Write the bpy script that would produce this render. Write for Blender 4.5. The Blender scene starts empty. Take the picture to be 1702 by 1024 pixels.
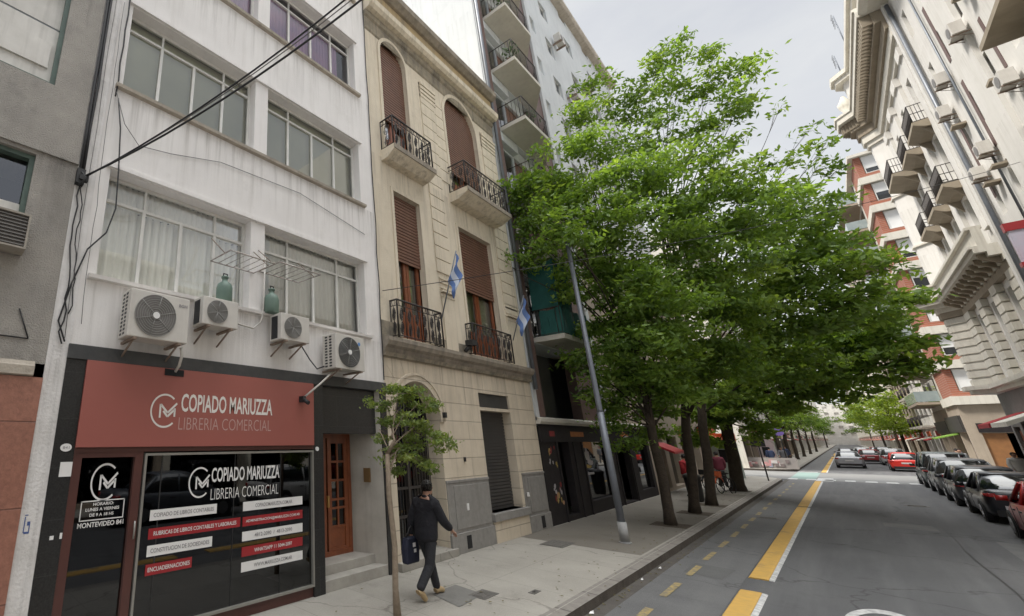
import bpy, bmesh, math, random
import numpy as np
from mathutils import Vector, Matrix
R = math.radians
random.seed(7); rng = np.random.default_rng(11)
SC = bpy.context.scene
COL = SC.collection
# ---------------------------------------------------------------- camera, sky, sun, exposure
th = math.atan(220/730.); ph = R(50.0)
Fv = Vector((-math.sin(ph)*math.cos(th), math.cos(ph)*math.cos(th), math.sin(th)))
Rv = Vector((math.cos(ph), math.sin(ph), 0)); Uv = Rv.cross(Fv)
cd = bpy.data.cameras.new('camera'); cam = bpy.data.objects.new('camera', cd); COL.objects.link(cam)
m = Matrix((( Rv.x, Uv.x, -Fv.x, 0), (Rv.y, Uv.y, -Fv.y, 0), (Rv.z, Uv.z, -Fv.z, 2.5), (0,0,0,1)))
cam.matrix_world = m
cd.sensor_width = 36; cd.lens = 730/1702*36; cd.shift_x = (851-493)/1702
cd.clip_start = .05; cd.clip_end = 3000
SC.camera = cam
SUN_EL, SUN_AZ = R(56), R(232)          # azimuth clockwise from +Y
w = bpy.data.worlds.new('World'); SC.world = w; w.use_nodes = True
nt = w.node_tree; N = nt.nodes; L = nt.links
bg = N['Background']
sky = N.new('ShaderNodeTexSky'); sky.sky_type = 'NISHITA'; sky.sun_disc = False
sky.sun_elevation = SUN_EL; sky.sun_rotation = SUN_AZ
tc = N.new('ShaderNodeTexCoord'); mp = N.new('ShaderNodeMapping'); mp.inputs['Scale'].default_value = (1,1,2.2)
ns = N.new('ShaderNodeTexNoise'); ns.inputs['Scale'].default_value = 1.6; ns.inputs['Detail'].default_value = 7; ns.inputs['Roughness'].default_value = .55
cr = N.new('ShaderNodeValToRGB')
cr.color_ramp.elements[0].position = .35; cr.color_ramp.elements[0].color = (.80,.82,.87,1)
cr.color_ramp.elements[1].position = .62; cr.color_ramp.elements[1].color = (1.08,1.08,1.05,1)
sx = N.new('ShaderNodeSeparateXYZ'); L.new(tc.outputs['Generated'], sx.inputs[0])     # overcast dome, brighter overhead
zr = N.new('ShaderNodeMapRange'); zr.interpolation_type = 'SMOOTHSTEP'
zr.inputs[1].default_value = .74; zr.inputs[2].default_value = .95; zr.inputs[3].default_value = 1.55; zr.inputs[4].default_value = 12.
L.new(sx.outputs[2], zr.inputs[0])
vm = N.new('ShaderNodeVectorMath'); vm.operation = 'SCALE'
mx = N.new('ShaderNodeMix'); mx.data_type = 'RGBA'; mx.inputs[0].default_value = .95
L.new(tc.outputs['Generated'], mp.inputs[0]); L.new(mp.outputs[0], ns.inputs['Vector']); L.new(ns.outputs[0], cr.inputs[0])
L.new(sky.outputs[0], mx.inputs[6]); L.new(cr.outputs[0], vm.inputs[0]); L.new(zr.outputs[0], vm.inputs['Scale']); L.new(vm.outputs[0], mx.inputs[7]); L.new(mx.outputs[2], bg.inputs[0])
bg.inputs[1].default_value = .15
sl = bpy.data.lights.new('sun', 'SUN'); sun = bpy.data.objects.new('sun', sl); COL.objects.link(sun)
sl.energy = 1.5; sl.angle = R(12); sl.color = (1,.95,.87)
sd = Vector((math.sin(SUN_AZ)*math.cos(SUN_EL), math.cos(SUN_AZ)*math.cos(SUN_EL), math.sin(SUN_EL)))
sun.rotation_euler = sd.to_track_quat('Z','Y').to_euler(); sun.location = sd*60
SC.view_settings.view_transform = 'Standard'; SC.view_settings.look = 'None'
SC.view_settings.gamma = 1; SC.view_settings.exposure = 1.75; SC.view_settings.use_curve_mapping = False
SC.render.engine = 'CYCLES'; SC.cycles.max_bounces = 7; SC.cycles.transparent_max_bounces = 10
SC.cycles.diffuse_bounces = 4; SC.cycles.glossy_bounces = 3

# ---------------------------------------------------------------- materials
def srgb(h):
    h = h.lstrip('#'); c = [int(h[i:i+2],16)/255 for i in (0,2,4)]
    return tuple(x/12.92 if x <= .04045 else ((x+.055)/1.055)**2.4 for x in c)+(1,)
def C3(c): return srgb(c) if isinstance(c, str) else (tuple(c)+(1,))[:4]
MATS = {}
def mat(name, col, col2=None, scale=3., rough=.8, bump=.0, bscale=40., metal=0., streak=None, streak_amt=.0, spots=None, spot_amt=0., coat=0., spec=.5, blur=.25):
    """noise between two colours, vertical dirt streaks, stains, fine bump; all in object space"""
    if name in MATS: return MATS[name]
    M = bpy.data.materials.new(name); M.use_nodes = True; nt = M.node_tree; N = nt.nodes; L = nt.links
    p = N['Principled BSDF']; p.inputs['Roughness'].default_value = rough; p.inputs['Metallic'].default_value = metal
    p.inputs['Specular IOR Level'].default_value = spec
    if coat: p.inputs['Coat Weight'].default_value = coat; p.inputs['Coat Roughness'].default_value = .05
    c = C3(col); p.inputs['Base Color'].default_value = c
    g = N.new('ShaderNodeNewGeometry'); out = None
    if col2 is not None:
        n = N.new('ShaderNodeTexNoise'); n.inputs['Scale'].default_value = scale; n.inputs['Detail'].default_value = 6; n.inputs['Roughness'].default_value = .62
        L.new(g.outputs['Position'], n.inputs['Vector'])
        r = N.new('ShaderNodeValToRGB'); r.color_ramp.elements[0].position = .5-blur; r.color_ramp.elements[1].position = .5+blur
        r.color_ramp.elements[0].color = c; r.color_ramp.elements[1].color = C3(col2)
        L.new(n.outputs[0], r.inputs[0]); out = r.outputs[0]
    def over(amount_socket, colour, out):
        x = N.new('ShaderNodeMix'); x.data_type = 'RGBA'
        L.new(amount_socket, x.inputs[0])
        if out is None: x.inputs[6].default_value = c
        else: L.new(out, x.inputs[6])
        x.inputs[7].default_value = C3(colour); return x.outputs[2]
    if streak is not None:
        mm = N.new('ShaderNodeMapping'); mm.inputs['Scale'].default_value = (5,5,.28); L.new(g.outputs['Position'], mm.inputs[0])
        n = N.new('ShaderNodeTexNoise'); n.inputs['Scale'].default_value = 1.3; n.inputs['Detail'].default_value = 5; n.inputs['Roughness'].default_value = .65
        L.new(mm.outputs[0], n.inputs['Vector'])
        mr = N.new('ShaderNodeMapRange'); mr.inputs[1].default_value = .5; mr.inputs[2].default_value = .8; mr.inputs[4].default_value = streak_amt
        L.new(n.outputs[0], mr.inputs[0]); out = over(mr.outputs[0], streak, out)
    if spots is not None:
        n = N.new('ShaderNodeTexNoise'); n.inputs['Scale'].default_value = 1.1; n.inputs['Detail'].default_value = 9; n.inputs['Roughness'].default_value = .75
        L.new(g.outputs['Position'], n.inputs['Vector'])
        mr = N.new('ShaderNodeMapRange'); mr.inputs[1].default_value = .56; mr.inputs[2].default_value = .68; mr.inputs[4].default_value = spot_amt
        L.new(n.outputs[0], mr.inputs[0]); out = over(mr.outputs[0], spots, out)
    if out is not None: L.new(out, p.inputs['Base Color'])
    if bump:
        n = N.new('ShaderNodeTexNoise'); n.inputs['Scale'].default_value = bscale; n.inputs['Detail'].default_value = 4
        L.new(g.outputs['Position'], n.inputs['Vector'])
        b = N.new('ShaderNodeBump'); b.inputs['Strength'].default_value = bump; b.inputs['Distance'].default_value = .02
        L.new(n.outputs[0], b.inputs['Height']); L.new(b.outputs[0], p.inputs['Normal'])
    MATS[name] = M; return M
def joints(M, axis, bw, bh, mortar=.012, col='#5a5348', off=.5, strength=.6, depth=.6):
    """lay a block / tile joint pattern over a material. axis: 'yz' walls, 'xy' floors, 'xz' cross walls"""
    nt = M.node_tree; N = nt.nodes; L = nt.links; p = N['Principled BSDF']
    g = N.new('ShaderNodeNewGeometry'); s = N.new('ShaderNodeSeparateXYZ'); cb = N.new('ShaderNodeCombineXYZ')
    L.new(g.outputs['Position'], s.inputs[0]); o = 'XYZ'
    L.new(s.outputs[o.index(axis[0].upper())], cb.inputs[0]); L.new(s.outputs[o.index(axis[1].upper())], cb.inputs[1])
    br = N.new('ShaderNodeTexBrick'); br.offset = off; br.inputs['Scale'].default_value = 1
    br.inputs['Brick Width'].default_value = bw; br.inputs['Row Height'].default_value = bh; br.inputs['Mortar Size'].default_value = mortar
    br.inputs['Mortar Smooth'].default_value = .3
    br.inputs['Color1'].default_value = (0,0,0,1); br.inputs['Color2'].default_value = (.16,.16,.16,1); br.inputs['Mortar'].default_value = (1,1,1,1)
    L.new(cb.outputs[0], br.inputs['Vector'])
    x = N.new('ShaderNodeMix'); x.data_type = 'RGBA'
    mu = N.new('ShaderNodeMath'); mu.operation = 'MULTIPLY'; mu.inputs[1].default_value = depth; L.new(br.outputs['Color'], mu.inputs[0]); L.new(mu.outputs[0], x.inputs[0])
    bc = p.inputs['Base Color']
    if bc.is_linked: L.new(bc.links[0].from_socket, x.inputs[6])
    else: x.inputs[6].default_value = bc.default_value
    x.inputs[7].default_value = C3(col); L.new(x.outputs[2], bc)
    b = N.new('ShaderNodeBump'); b.invert = True; b.inputs['Strength'].default_value = strength; b.inputs['Distance'].default_value = .03
    L.new(br.outputs['Fac'], b.inputs['Height'])
    if p.inputs['Normal'].is_linked: L.new(p.inputs['Normal'].links[0].from_socket, b.inputs['Normal'])
    L.new(b.outputs[0], p.inputs['Normal']); return M
def wear(M, stretch=(2.2,.12,1), amt=.35, light=(.16,.16,.16), crack=.5, crack_scale=.22, crack_col=(.02,.02,.02)):
    """lanes of polished wear along the street, hairline cracks and fine stone grain"""
    nt=M.node_tree; N=nt.nodes; L=nt.links; p=N['Principled BSDF']; g=N.new('ShaderNodeNewGeometry')
    def over(fac,col):
        x=N.new('ShaderNodeMix'); x.data_type='RGBA'; L.new(fac,x.inputs[0]); L.new(p.inputs['Base Color'].links[0].from_socket,x.inputs[6]); x.inputs[7].default_value=C3(col); L.new(x.outputs[2],p.inputs['Base Color'])
    mm=N.new('ShaderNodeMapping'); mm.inputs['Scale'].default_value=stretch; L.new(g.outputs['Position'],mm.inputs[0])
    n=N.new('ShaderNodeTexNoise'); n.inputs['Scale'].default_value=1.; n.inputs['Detail'].default_value=7; n.inputs['Roughness'].default_value=.6; L.new(mm.outputs[0],n.inputs['Vector'])
    mr=N.new('ShaderNodeMapRange'); mr.inputs[1].default_value=.46; mr.inputs[2].default_value=.72; mr.inputs[4].default_value=amt; L.new(n.outputs[0],mr.inputs[0]); over(mr.outputs[0],light)
    n2=N.new('ShaderNodeTexNoise'); n2.inputs['Scale'].default_value=1.3; n2.inputs['Detail'].default_value=4; L.new(g.outputs['Position'],n2.inputs['Vector'])
    vm=N.new('ShaderNodeVectorMath'); vm.operation='MULTIPLY_ADD'; L.new(n2.outputs['Color'],vm.inputs[0]); vm.inputs[1].default_value=(.9,.9,.9); L.new(g.outputs['Position'],vm.inputs[2])
    v=N.new('ShaderNodeTexVoronoi'); v.feature='DISTANCE_TO_EDGE'; v.inputs['Scale'].default_value=crack_scale; L.new(vm.outputs[0],v.inputs['Vector'])
    mr=N.new('ShaderNodeMapRange'); mr.inputs[1].default_value=.0; mr.inputs[2].default_value=.007; mr.inputs[3].default_value=crack; mr.inputs[4].default_value=0; L.new(v.outputs['Distance'],mr.inputs[0]); over(mr.outputs[0],crack_col)
    n3=N.new('ShaderNodeTexNoise'); n3.inputs['Scale'].default_value=70; n3.inputs['Detail'].default_value=3; L.new(g.outputs['Position'],n3.inputs['Vector'])
    mr=N.new('ShaderNodeMapRange'); mr.inputs[1].default_value=.5; mr.inputs[2].default_value=.75; mr.inputs[4].default_value=.4; L.new(n3.outputs[0],mr.inputs[0]); over(mr.outputs[0],light)
    return M
def drips(M, z0, period, col, amt=.6, reach=.9, hs=9.):
    """rain streaks hanging below each sill or ledge at heights z0 + k*period"""
    nt=M.node_tree; N=nt.nodes; L=nt.links; p=N['Principled BSDF']; g=N.new('ShaderNodeNewGeometry'); s=N.new('ShaderNodeSeparateXYZ'); L.new(g.outputs['Position'],s.inputs[0])
    def mth(op,a,b=None):
        q=N.new('ShaderNodeMath'); q.operation=op
        for i,v in enumerate((a,b)):
            if v is None: continue
            if isinstance(v,(int,float)): q.inputs[i].default_value=v
            else: L.new(v,q.inputs[i])
        return q.outputs[0]
    t=mth('FLOORED_MODULO',mth('SUBTRACT',s.outputs[2],z0),period); mr=N.new('ShaderNodeMapRange'); mr.inputs[1].default_value=period-reach; mr.inputs[2].default_value=period; L.new(t,mr.inputs[0])
    mm=N.new('ShaderNodeMapping'); mm.inputs['Scale'].default_value=(hs,hs,.35); L.new(g.outputs['Position'],mm.inputs[0])
    n=N.new('ShaderNodeTexNoise'); n.inputs['Scale'].default_value=1.; n.inputs['Detail'].default_value=5; n.inputs['Roughness'].default_value=.7; L.new(mm.outputs[0],n.inputs['Vector'])
    m2=N.new('ShaderNodeMapRange'); m2.inputs[1].default_value=.48; m2.inputs[2].default_value=.75; m2.inputs[4].default_value=amt; L.new(n.outputs[0],m2.inputs[0])
    f=mth('MULTIPLY',mr.outputs[0],m2.outputs[0]); x=N.new('ShaderNodeMix'); x.data_type='RGBA'; L.new(f,x.inputs[0])
    L.new(p.inputs['Base Color'].links[0].from_socket,x.inputs[6]); x.inputs[7].default_value=C3(col); L.new(x.outputs[2],p.inputs['Base Color']); return M
def glassmat(name, tint, ior=1.5, rough=.02, see=.8):
    M = bpy.data.materials.new(name); M.use_nodes = True; nt = M.node_tree; N = nt.nodes; L = nt.links
    N.remove(N['Principled BSDF']); o = N['Material Output']
    t = N.new('ShaderNodeBsdfTransparent'); t.inputs[0].default_value = C3(tint)
    g = N.new('ShaderNodeBsdfGlossy'); g.inputs['Roughness'].default_value = rough; g.inputs['Color'].default_value = (.95,.97,1,1)
    f = N.new('ShaderNodeFresnel'); f.inputs[0].default_value = ior
    mr = N.new('ShaderNodeMapRange'); mr.inputs[3].default_value = 1-see; mr.inputs[4].default_value = 1
    L.new(f.outputs[0], mr.inputs[0])
    x = N.new('ShaderNodeMixShader'); L.new(mr.outputs[0], x.inputs[0]); L.new(t.outputs[0], x.inputs[1]); L.new(g.outputs[0], x.inputs[2])
    n = N.new('ShaderNodeTexNoise'); n.inputs['Scale'].default_value = 1.2; b = N.new('ShaderNodeBump'); b.inputs['Strength'].default_value = .04
    ge = N.new('ShaderNodeNewGeometry'); L.new(ge.outputs['Position'], n.inputs['Vector']); L.new(n.outputs[0], b.inputs['Height']); L.new(b.outputs[0], g.inputs['Normal'])
    L.new(x.outputs[0], o.inputs[0]); MATS[name] = M; return M
def emis(name, col, st):
    M = bpy.data.materials.new(name); M.use_nodes = True; p = M.node_tree.nodes['Principled BSDF']
    p.inputs['Base Color'].default_value = C3(col); p.inputs['Emission Color'].default_value = C3(col); p.inputs['Emission Strength'].default_value = st; return M
E = {}
E['white'] = mat('white_plaster', (.80,.775,.755), (.72,.695,.675), 1.2, .85, .25, 60, streak=(.42,.39,.35), streak_amt=.28, spots=(.56,.53,.5), spot_amt=.35)
E['white2'] = mat('white_pier', (.78,.76,.75), (.55,.53,.51), 2.5, .85, .4, 30, streak=(.28,.27,.26), streak_amt=.6, spots=(.3,.29,.27), spot_amt=.5)
E['trimdirt'] = mat('dirty_trim', (.50,.45,.38), (.33,.29,.24), 3, .9, .4, 30, streak=(.16,.14,.12), streak_amt=.5)
E['greycem'] = mat('grey_render', (.385,.36,.325), (.25,.235,.215), 2.0, .95, .9, 55, streak=(.36,.34,.31), streak_amt=.5, spots=(.17,.165,.155), spot_amt=.5)
E['redgran'] = mat('red_granite', (.38,.175,.125), (.23,.105,.075), 22, .35, .1, 60, spots=(.33,.15,.10), spot_amt=.4)
joints(E['redgran'], 'yz', 1.3, .9, .008, (.05,.02,.015))
E['blkgran'] = mat('black_granite', (.014,.014,.014), (.042,.041,.040), 55, .28, .05, 60, spec=.3)
joints(E['blkgran'], 'yz', 1.2, .55, .004, (.08,.08,.08), depth=.3, strength=.2)
E['lintel'] = mat('grey_lintel', (.035,.037,.039), (.06,.06,.06), 8, .5, .1)
E['beige'] = mat('beige_stucco', (.70,.625,.50), (.60,.525,.41), 1.6, .9, .35, 50, streak=(.27,.235,.18), streak_amt=.55, spots=(.40,.34,.26), spot_amt=.4)
E['beigeblk'] = mat('beige_blocks', (.66,.575,.455), (.54,.465,.36), 2.2, .9, .4, 50, streak=(.30,.26,.21), streak_amt=.5)
joints(E['beigeblk'], 'yz', 1.9, .42, .010, (.26,.225,.18), depth=.6, strength=.8)
E['frieze'] = mat('stained_frieze', (.42,.36,.27), (.14,.125,.10), 2.4, .95, .5, 40, streak=(.08,.075,.065), streak_amt=.9, spots=(.10,.095,.08), spot_amt=.7)
E['ledge'] = mat('mossy_ledge', (.36,.31,.25), (.17,.15,.12), 3.5, .95, .5, 35, streak=(.10,.09,.08), streak_amt=.6)
E['yellowp'] = mat('yellow_parapet', (.50,.37,.19), (.34,.28,.19), 2.5, .95, .4, 30, streak=(.15,.13,.11), streak_amt=.6)
E['graydado'] = mat('grey_stone_dado', (.20,.19,.18), (.28,.27,.25), 9, .75, .3, 60, streak=(.12,.11,.10), streak_amt=.4)
E['shutter'] = mat('brown_roller_shutter', (.19,.092,.058), (.13,.064,.042), 3, .6, .1, streak=(.21,.13,.09), streak_amt=.35)
E['wood'] = mat('varnished_wood', (.25,.075,.028), (.16,.045,.018), 7, .35, .1, streak=(.1,.03,.015), streak_amt=.4)
E['iron'] = mat('wrought_iron', (.022,.02,.02), (.05,.04,.035), 12, .6, .2)
E['dark'] = mat('dark_interior', (.012,.012,.013), rough=.9)
E['room'] = mat('room_wall', (.16,.16,.15), (.10,.10,.10), 1., .9)
E['metalshut'] = mat('dark_metal_shutter', (.035,.033,.032), (.055,.052,.05), 3, .5, .1)
E['redsign'] = mat('red_sign_panel', (.34,.105,.085), (.30,.095,.078), .8, .42, .03)
E['brownfr'] = mat('brown_frame', (.10,.038,.030), (.075,.03,.026), 4, .4)
E['alu'] = mat('grey_aluminium', (.34,.33,.30), (.26,.25,.23), 5, .4, metal=.4)
E['winfr'] = mat('white_window_frame', (.72,.71,.67), (.58,.57,.54), 4, .5)
E['curtain'] = mat('pale_curtain', (.80,.80,.75), (.70,.70,.65), 1.4, .95)
E['curtgrey'] = mat('greygreen_blind', (.74,.72,.60), (.62,.61,.52), .8, .9)
E['curtpink'] = mat('mauve_curtain', (.46,.27,.40), (.32,.22,.40), 2.6, .9)
E['aircon'] = mat('aircon_cream', (.60,.575,.53), (.50,.475,.44), 4, .5, streak=(.30,.26,.22), streak_amt=.3)
E['acgrill'] = mat('aircon_grille', (.20,.19,.18), (.15,.14,.135), 14, .5)
E['acdark'] = mat('aircon_dark', (.015,.017,.02), rough=.5)
E['rust'] = mat('rusty_bracket', (.16,.11,.08), (.30,.24,.19), 12, .85, .3)
E['cable'] = mat('black_cable', (.02,.02,.022), rough=.6)
E['cablegr'] = mat('grey_cable', (.16,.155,.15), rough=.7)
E['paper'] = mat('white_vinyl', (.78,.77,.76), (.70,.69,.68), 5, .5)
E['vinylred'] = mat('red_vinyl', (.34,.022,.028), (.30,.02,.025), 5, .4)
E['lettering'] = mat('cream_lettering', (.74,.70,.66), rough=.5)
E['letterthin'] = mat('pale_thin_lettering', (.50,.33,.30), rough=.5)
E['letterdark'] = mat('grey_print', (.22,.21,.22), rough=.6)
E['wpaint'] = mat('worn_white_paint', (.55,.55,.54), (.30,.30,.30), 9, .8, .2, blur=.12)
E['ypaint'] = mat('worn_yellow_paint', (.56,.33,.07), (.42,.27,.08), 7, .75, .3, 60, spots=(.16,.13,.09), spot_amt=.85)
E['ydash'] = mat('faded_yellow_paint', (.36,.27,.10), (.13,.125,.11), 14, .8, .2, blur=.15)
E['teal'] = mat('teal_lane_paint', (.20,.29,.265), (.16,.22,.205), 3, .8, .1)
E['asphalt'] = mat('asphalt', (.066,.067,.071), (.095,.095,.098), .55, .82, .5, 130, spots=(.045,.045,.048), spot_amt=.6)
E['asph2'] = mat('asphalt_bike_lane', (.095,.095,.098), (.13,.13,.13), .9, .85, .5, 120, spots=(.07,.07,.072), spot_amt=.6)
E['gutter'] = mat('gutter_dirt', (.06,.054,.048), (.10,.09,.08), 3, .9, .4, 60)
E['kerbface'] = mat('dirty_kerb_face', (.055,.045,.036), (.11,.095,.08), 5, .95, .5, 50, streak=(.03,.025,.02), streak_amt=.5)
E['kerb'] = mat('granite_kerb', (.26,.24,.215), (.17,.155,.14), 6, .85, .4, 60)
joints(E['kerb'], 'xy', 3., 1.1, .022, (.04,.035,.03), 0)
E['pave'] = mat('pavement_tiles', (.33,.31,.275), (.25,.235,.205), .9, .85, .3, 60, spots=(.16,.148,.13), spot_amt=.6)
joints(E['pave'], 'xy', 1.5, 1.2, .008, (.14,.13,.11), 0, .3, .55)
E['cover'] = mat('utility_cover', (.09,.085,.075), (.14,.13,.12), 20, .8, .6, 60)
E['soil'] = mat('tree_pit_soil', (.05,.038,.028), (.09,.07,.05), 9, 1, .8, 60)
E['bark'] = mat('tree_bark', (.075,.058,.042), (.035,.027,.02), 9, .95, .9, 30)
E['bark2'] = mat('young_bark', (.30,.24,.18), (.20,.155,.11), 14, .9, .5, 50)
E['steel'] = mat('galvanised_pole', (.17,.185,.21), (.12,.13,.15), 2.5, .45, .05, metal=.3)
E['concpole'] = mat('pole_base_paint', (.38,.38,.37), (.24,.24,.24), 6, .8, .2)
E['tallw'] = mat('bluish_white_paint', (.60,.62,.63), (.52,.545,.56), .7, .85, .2, streak=(.34,.36,.37), streak_amt=.45, spots=(.45,.47,.48), spot_amt=.4)
E['balc'] = mat('balcony_slab', (.60,.57,.50), (.48,.455,.40), 1.5, .85, .2, streak=(.3,.28,.25), streak_amt=.3)
E['brownt'] = mat('brown_tile', (.115,.07,.06), (.16,.10,.09), 5, .6, .1)
E['pubblk'] = mat('painted_black_front', (.014,.012,.013), (.026,.022,.023), 4, .65, .1, spec=.25)
E['cream'] = mat('cream_render', (.66,.63,.56), (.57,.54,.47), 1.1, .85, .3, streak=(.33,.29,.23), streak_amt=.5, spots=(.42,.38,.31), spot_amt=.4)
E['cream2'] = mat('pale_render', (.70,.68,.65), (.60,.58,.54), .9, .85, .3, streak=(.40,.37,.32), streak_amt=.35, spots=(.5,.48,.44), spot_amt=.25)
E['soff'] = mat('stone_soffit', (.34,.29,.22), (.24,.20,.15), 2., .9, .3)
E['brick'] = mat('red_brick', (.36,.115,.065), (.26,.085,.05), 4, .9, .3)
joints(E['brick'], 'yz', .5, .16, .02, (.40,.34,.29), .5, .4, .5)
E['wblind'] = mat('white_roller_blind', (.80,.80,.79), (.72,.72,.71), 2, .6)
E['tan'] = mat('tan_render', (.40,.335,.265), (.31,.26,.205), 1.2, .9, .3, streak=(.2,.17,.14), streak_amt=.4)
E['tyre'] = mat('tyre_rubber', (.018,.018,.018), rough=.85)
E['rim'] = mat('alloy_rim', (.30,.30,.31), rough=.35, metal=.7)
E['carglass'] = mat('car_glass', (.012,.015,.018), rough=.04, spec=.9, coat=.6)
E['blackpl'] = mat('black_plastic', (.02,.02,.021), rough=.6)
E['tail'] = mat('tail_light', (.35,.012,.012), rough=.15, coat=.5)
E['head'] = mat('head_light', (.55,.56,.58), rough=.1, coat=.5)
E['plate'] = mat('number_plate', (.55,.55,.53), rough=.5)
E['green'] = mat('green_gas_bottle', (.15,.22,.18), (.10,.16,.13), 6, .5, .1)
E['greennet'] = mat('teal_awning_cloth', (.022,.12,.105), (.014,.075,.07), 3, .85, .2)
E['orange'] = mat('orange_paint', (.60,.13,.04), (.52,.10,.035), 5, .6)
E['redcloth'] = mat('red_cloth', (.34,.02,.025), (.26,.015,.02), 5, .85)
E['glass'] = glassmat('window_glass', (.95,.95,.93), 1.5, .015, .94)
E['glassd'] = glassmat('reflective_window_glass', (.74,.76,.70), 1.55, .02, .88)
E['shopglass'] = glassmat('dark_shop_glass', (.10,.10,.11), 1.5, .02, .97)

wear(E['asphalt'],amt=.5,light=(.15,.15,.152),crack=.7); wear(E['asph2'],amt=.3,light=(.19,.19,.185),crack=.6,crack_scale=.3); wear(E['pave'],(.5,.5,1),.4,(.42,.40,.36),.55,.30,(.07,.06,.05))
drips(E['white'],4.50,3.07,(.27,.25,.22),.75,1.1); drips(E['beige'],4.3,5.0,(.20,.17,.13),.8,1.6,6.); drips(E['tallw'],5.6,2.79,(.30,.31,.31),.5,.9)
drips(E['beigeblk'],4.25,9.,(.20,.17,.13),.7,1.2,6.); drips(E['cream2'],4.2,3.05,(.33,.30,.26),.55,1.2); drips(E['greycem'],3.3,2.8,(.10,.095,.09),.7,1.5,4.); drips(E['white2'],3.6,4.,(.2,.19,.18),.8,2.,14.)
# ---------------------------------------------------------------- mesh builder
class MB:
    def __init__(s): s.v=[]; s.f=[]; s.m=[]; s.sm=[]; s.done=[]
    def cut(s):
        if s.v: s.done.append((s.v,s.f,s.m,s.sm)); s.v=[]; s.f=[]; s.m=[]; s.sm=[]
    def pts(s, P): n=len(s.v); s.v.extend([tuple(p) for p in P]); return n
    def face(s, P, m=0):
        n=s.pts(P); s.f.append(tuple(range(n,n+len(P)))); s.m.append(m); s.sm.append(False)
    def box(s, x0,x1,y0,y1,z0,z1, m=0, T=None):
        P=[(x,y,z) for z in (z0,z1) for y in (y0,y1) for x in (x0,x1)]
        if T: P=[T(*p) for p in P]
        n=s.pts(P)
        for q in ((0,2,3,1),(4,5,7,6),(0,1,5,4),(2,6,7,3),(0,4,6,2),(1,3,7,5)):
            s.f.append(tuple(n+i for i in q)); s.m.append(m); s.sm.append(False)
    def tube(s, P, r, n=6, m=0, cap=True):
        P=[Vector(p) for p in P]; k=len(P)
        if not hasattr(r,'__len__'): r=[r]*k
        d0=(P[1]-P[0]).normalized(); a=d0.orthogonal().normalized(); base=len(s.v)
        for i,p in enumerate(P):
            d=(P[min(i+1,k-1)]-P[max(i-1,0)])
            d=d.normalized() if d.length>1e-9 else d0
            a=(a-d*a.dot(d)); a=a.normalized() if a.length>1e-6 else d.orthogonal().normalized()
            b=d.cross(a)
            for j in range(n):
                t=2*math.pi*j/n; s.v.append(tuple(p+(a*math.cos(t)+b*math.sin(t))*r[i]))
        for i in range(k-1):
            for j in range(n):
                s.f.append((base+i*n+j, base+i*n+(j+1)%n, base+(i+1)*n+(j+1)%n, base+(i+1)*n+j)); s.m.append(m); s.sm.append(True)
        if cap:
            s.f.append(tuple(base+j for j in range(n))[::-1]); s.m.append(m); s.sm.append(False)
            s.f.append(tuple(base+(k-1)*n+j for j in range(n))); s.m.append(m); s.sm.append(False)
    def prism(s, poly, w0, w1, T, m=0):
        """poly of (u,v), extruded between w0 and w1 through T(u,v,w)"""
        k=len(poly); n=s.pts([T(u,v,w0) for u,v in poly]+[T(u,v,w1) for u,v in poly])
        s.f.append(tuple(range(n,n+k))[::-1]); s.f.append(tuple(range(n+k,n+2*k))); s.m+= [m,m]; s.sm+=[False,False]
        for i in range(k):
            j=(i+1)%k; s.f.append((n+i,n+j,n+k+j,n+k+i)); s.m.append(m); s.sm.append(False)
    def profile(s, prof, u0, u1, T, m=0):
        """closed profile of (w,v) swept along u"""
        s.prism(prof, u0, u1, lambda a,b,c: T(c,b,a), m)
    def loft(s, rings, m=0, caps=True, smooth=True, closed=True):
        k=len(rings[0]); n=s.pts([p for r in rings for p in r])
        for i in range(len(rings)-1):
            for j in range(k if closed else k-1):
                a=n+i*k+j; b=n+i*k+(j+1)%k; s.f.append((a,b,b+k,a+k)); s.m.append(m); s.sm.append(smooth)
        if caps:
            s.f.append(tuple(range(n,n+k))[::-1]); s.f.append(tuple(range(n+(len(rings)-1)*k, n+len(rings)*k))); s.m+=[m,m]; s.sm+=[False,False]
    def build(s, name, mats, parent=None, bevel=0, smooth=None):
        if s.done:
            s.cut(); D=s.done; s.done=[]; o=None
            for d in D: s.v,s.f,s.m,s.sm=d; o=s.build(name,mats,parent,bevel,smooth)
            return o
        me=bpy.data.meshes.new(name); off=Vector((0,0,0)); p=parent
        while p is not None: off=off+p.location; p=p.parent
        V=[(a-off.x,b-off.y,c-off.z) for a,b,c in s.v]
        me.from_pydata(V,[],s.f)
        if not isinstance(mats,(list,tuple)): mats=[mats]
        for x in mats: me.materials.append(x)
        me.polygons.foreach_set('material_index', s.m)
        me.polygons.foreach_set('use_smooth', s.sm if smooth is None else [smooth]*len(s.f))
        bm=bmesh.new(); bm.from_mesh(me); bmesh.ops.recalc_face_normals(bm, faces=bm.faces); bm.to_mesh(me); bm.free()
        me.update(); o=bpy.data.objects.new(name, me); COL.objects.link(o); o.parent=parent
        if bevel:
            b=o.modifiers.new('bevel','BEVEL'); b.width=bevel; b.segments=2; b.limit_method='ANGLE'
        return o
def tag(o, label=None, cat=None, group=None, kind=None):
    if label: o['label']=label
    if cat: o['category']=cat
    if group: o['group']=group
    if kind: o['kind']=kind
    return o
def empty(name, loc, label, cat, group=None):
    o=bpy.data.objects.new(name,None); COL.objects.link(o); o.location=loc; o.empty_display_size=.3
    return tag(o,label,cat,group)
def kids(o): return [c for c in o.children]
def copy_tree(o, parent=None):
    c=o.copy(); COL.objects.link(c); c.parent=parent
    for ch in list(o.children): copy_tree(ch, c)
    return c
def plain(x,y,z): return (x,y,z)
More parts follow.
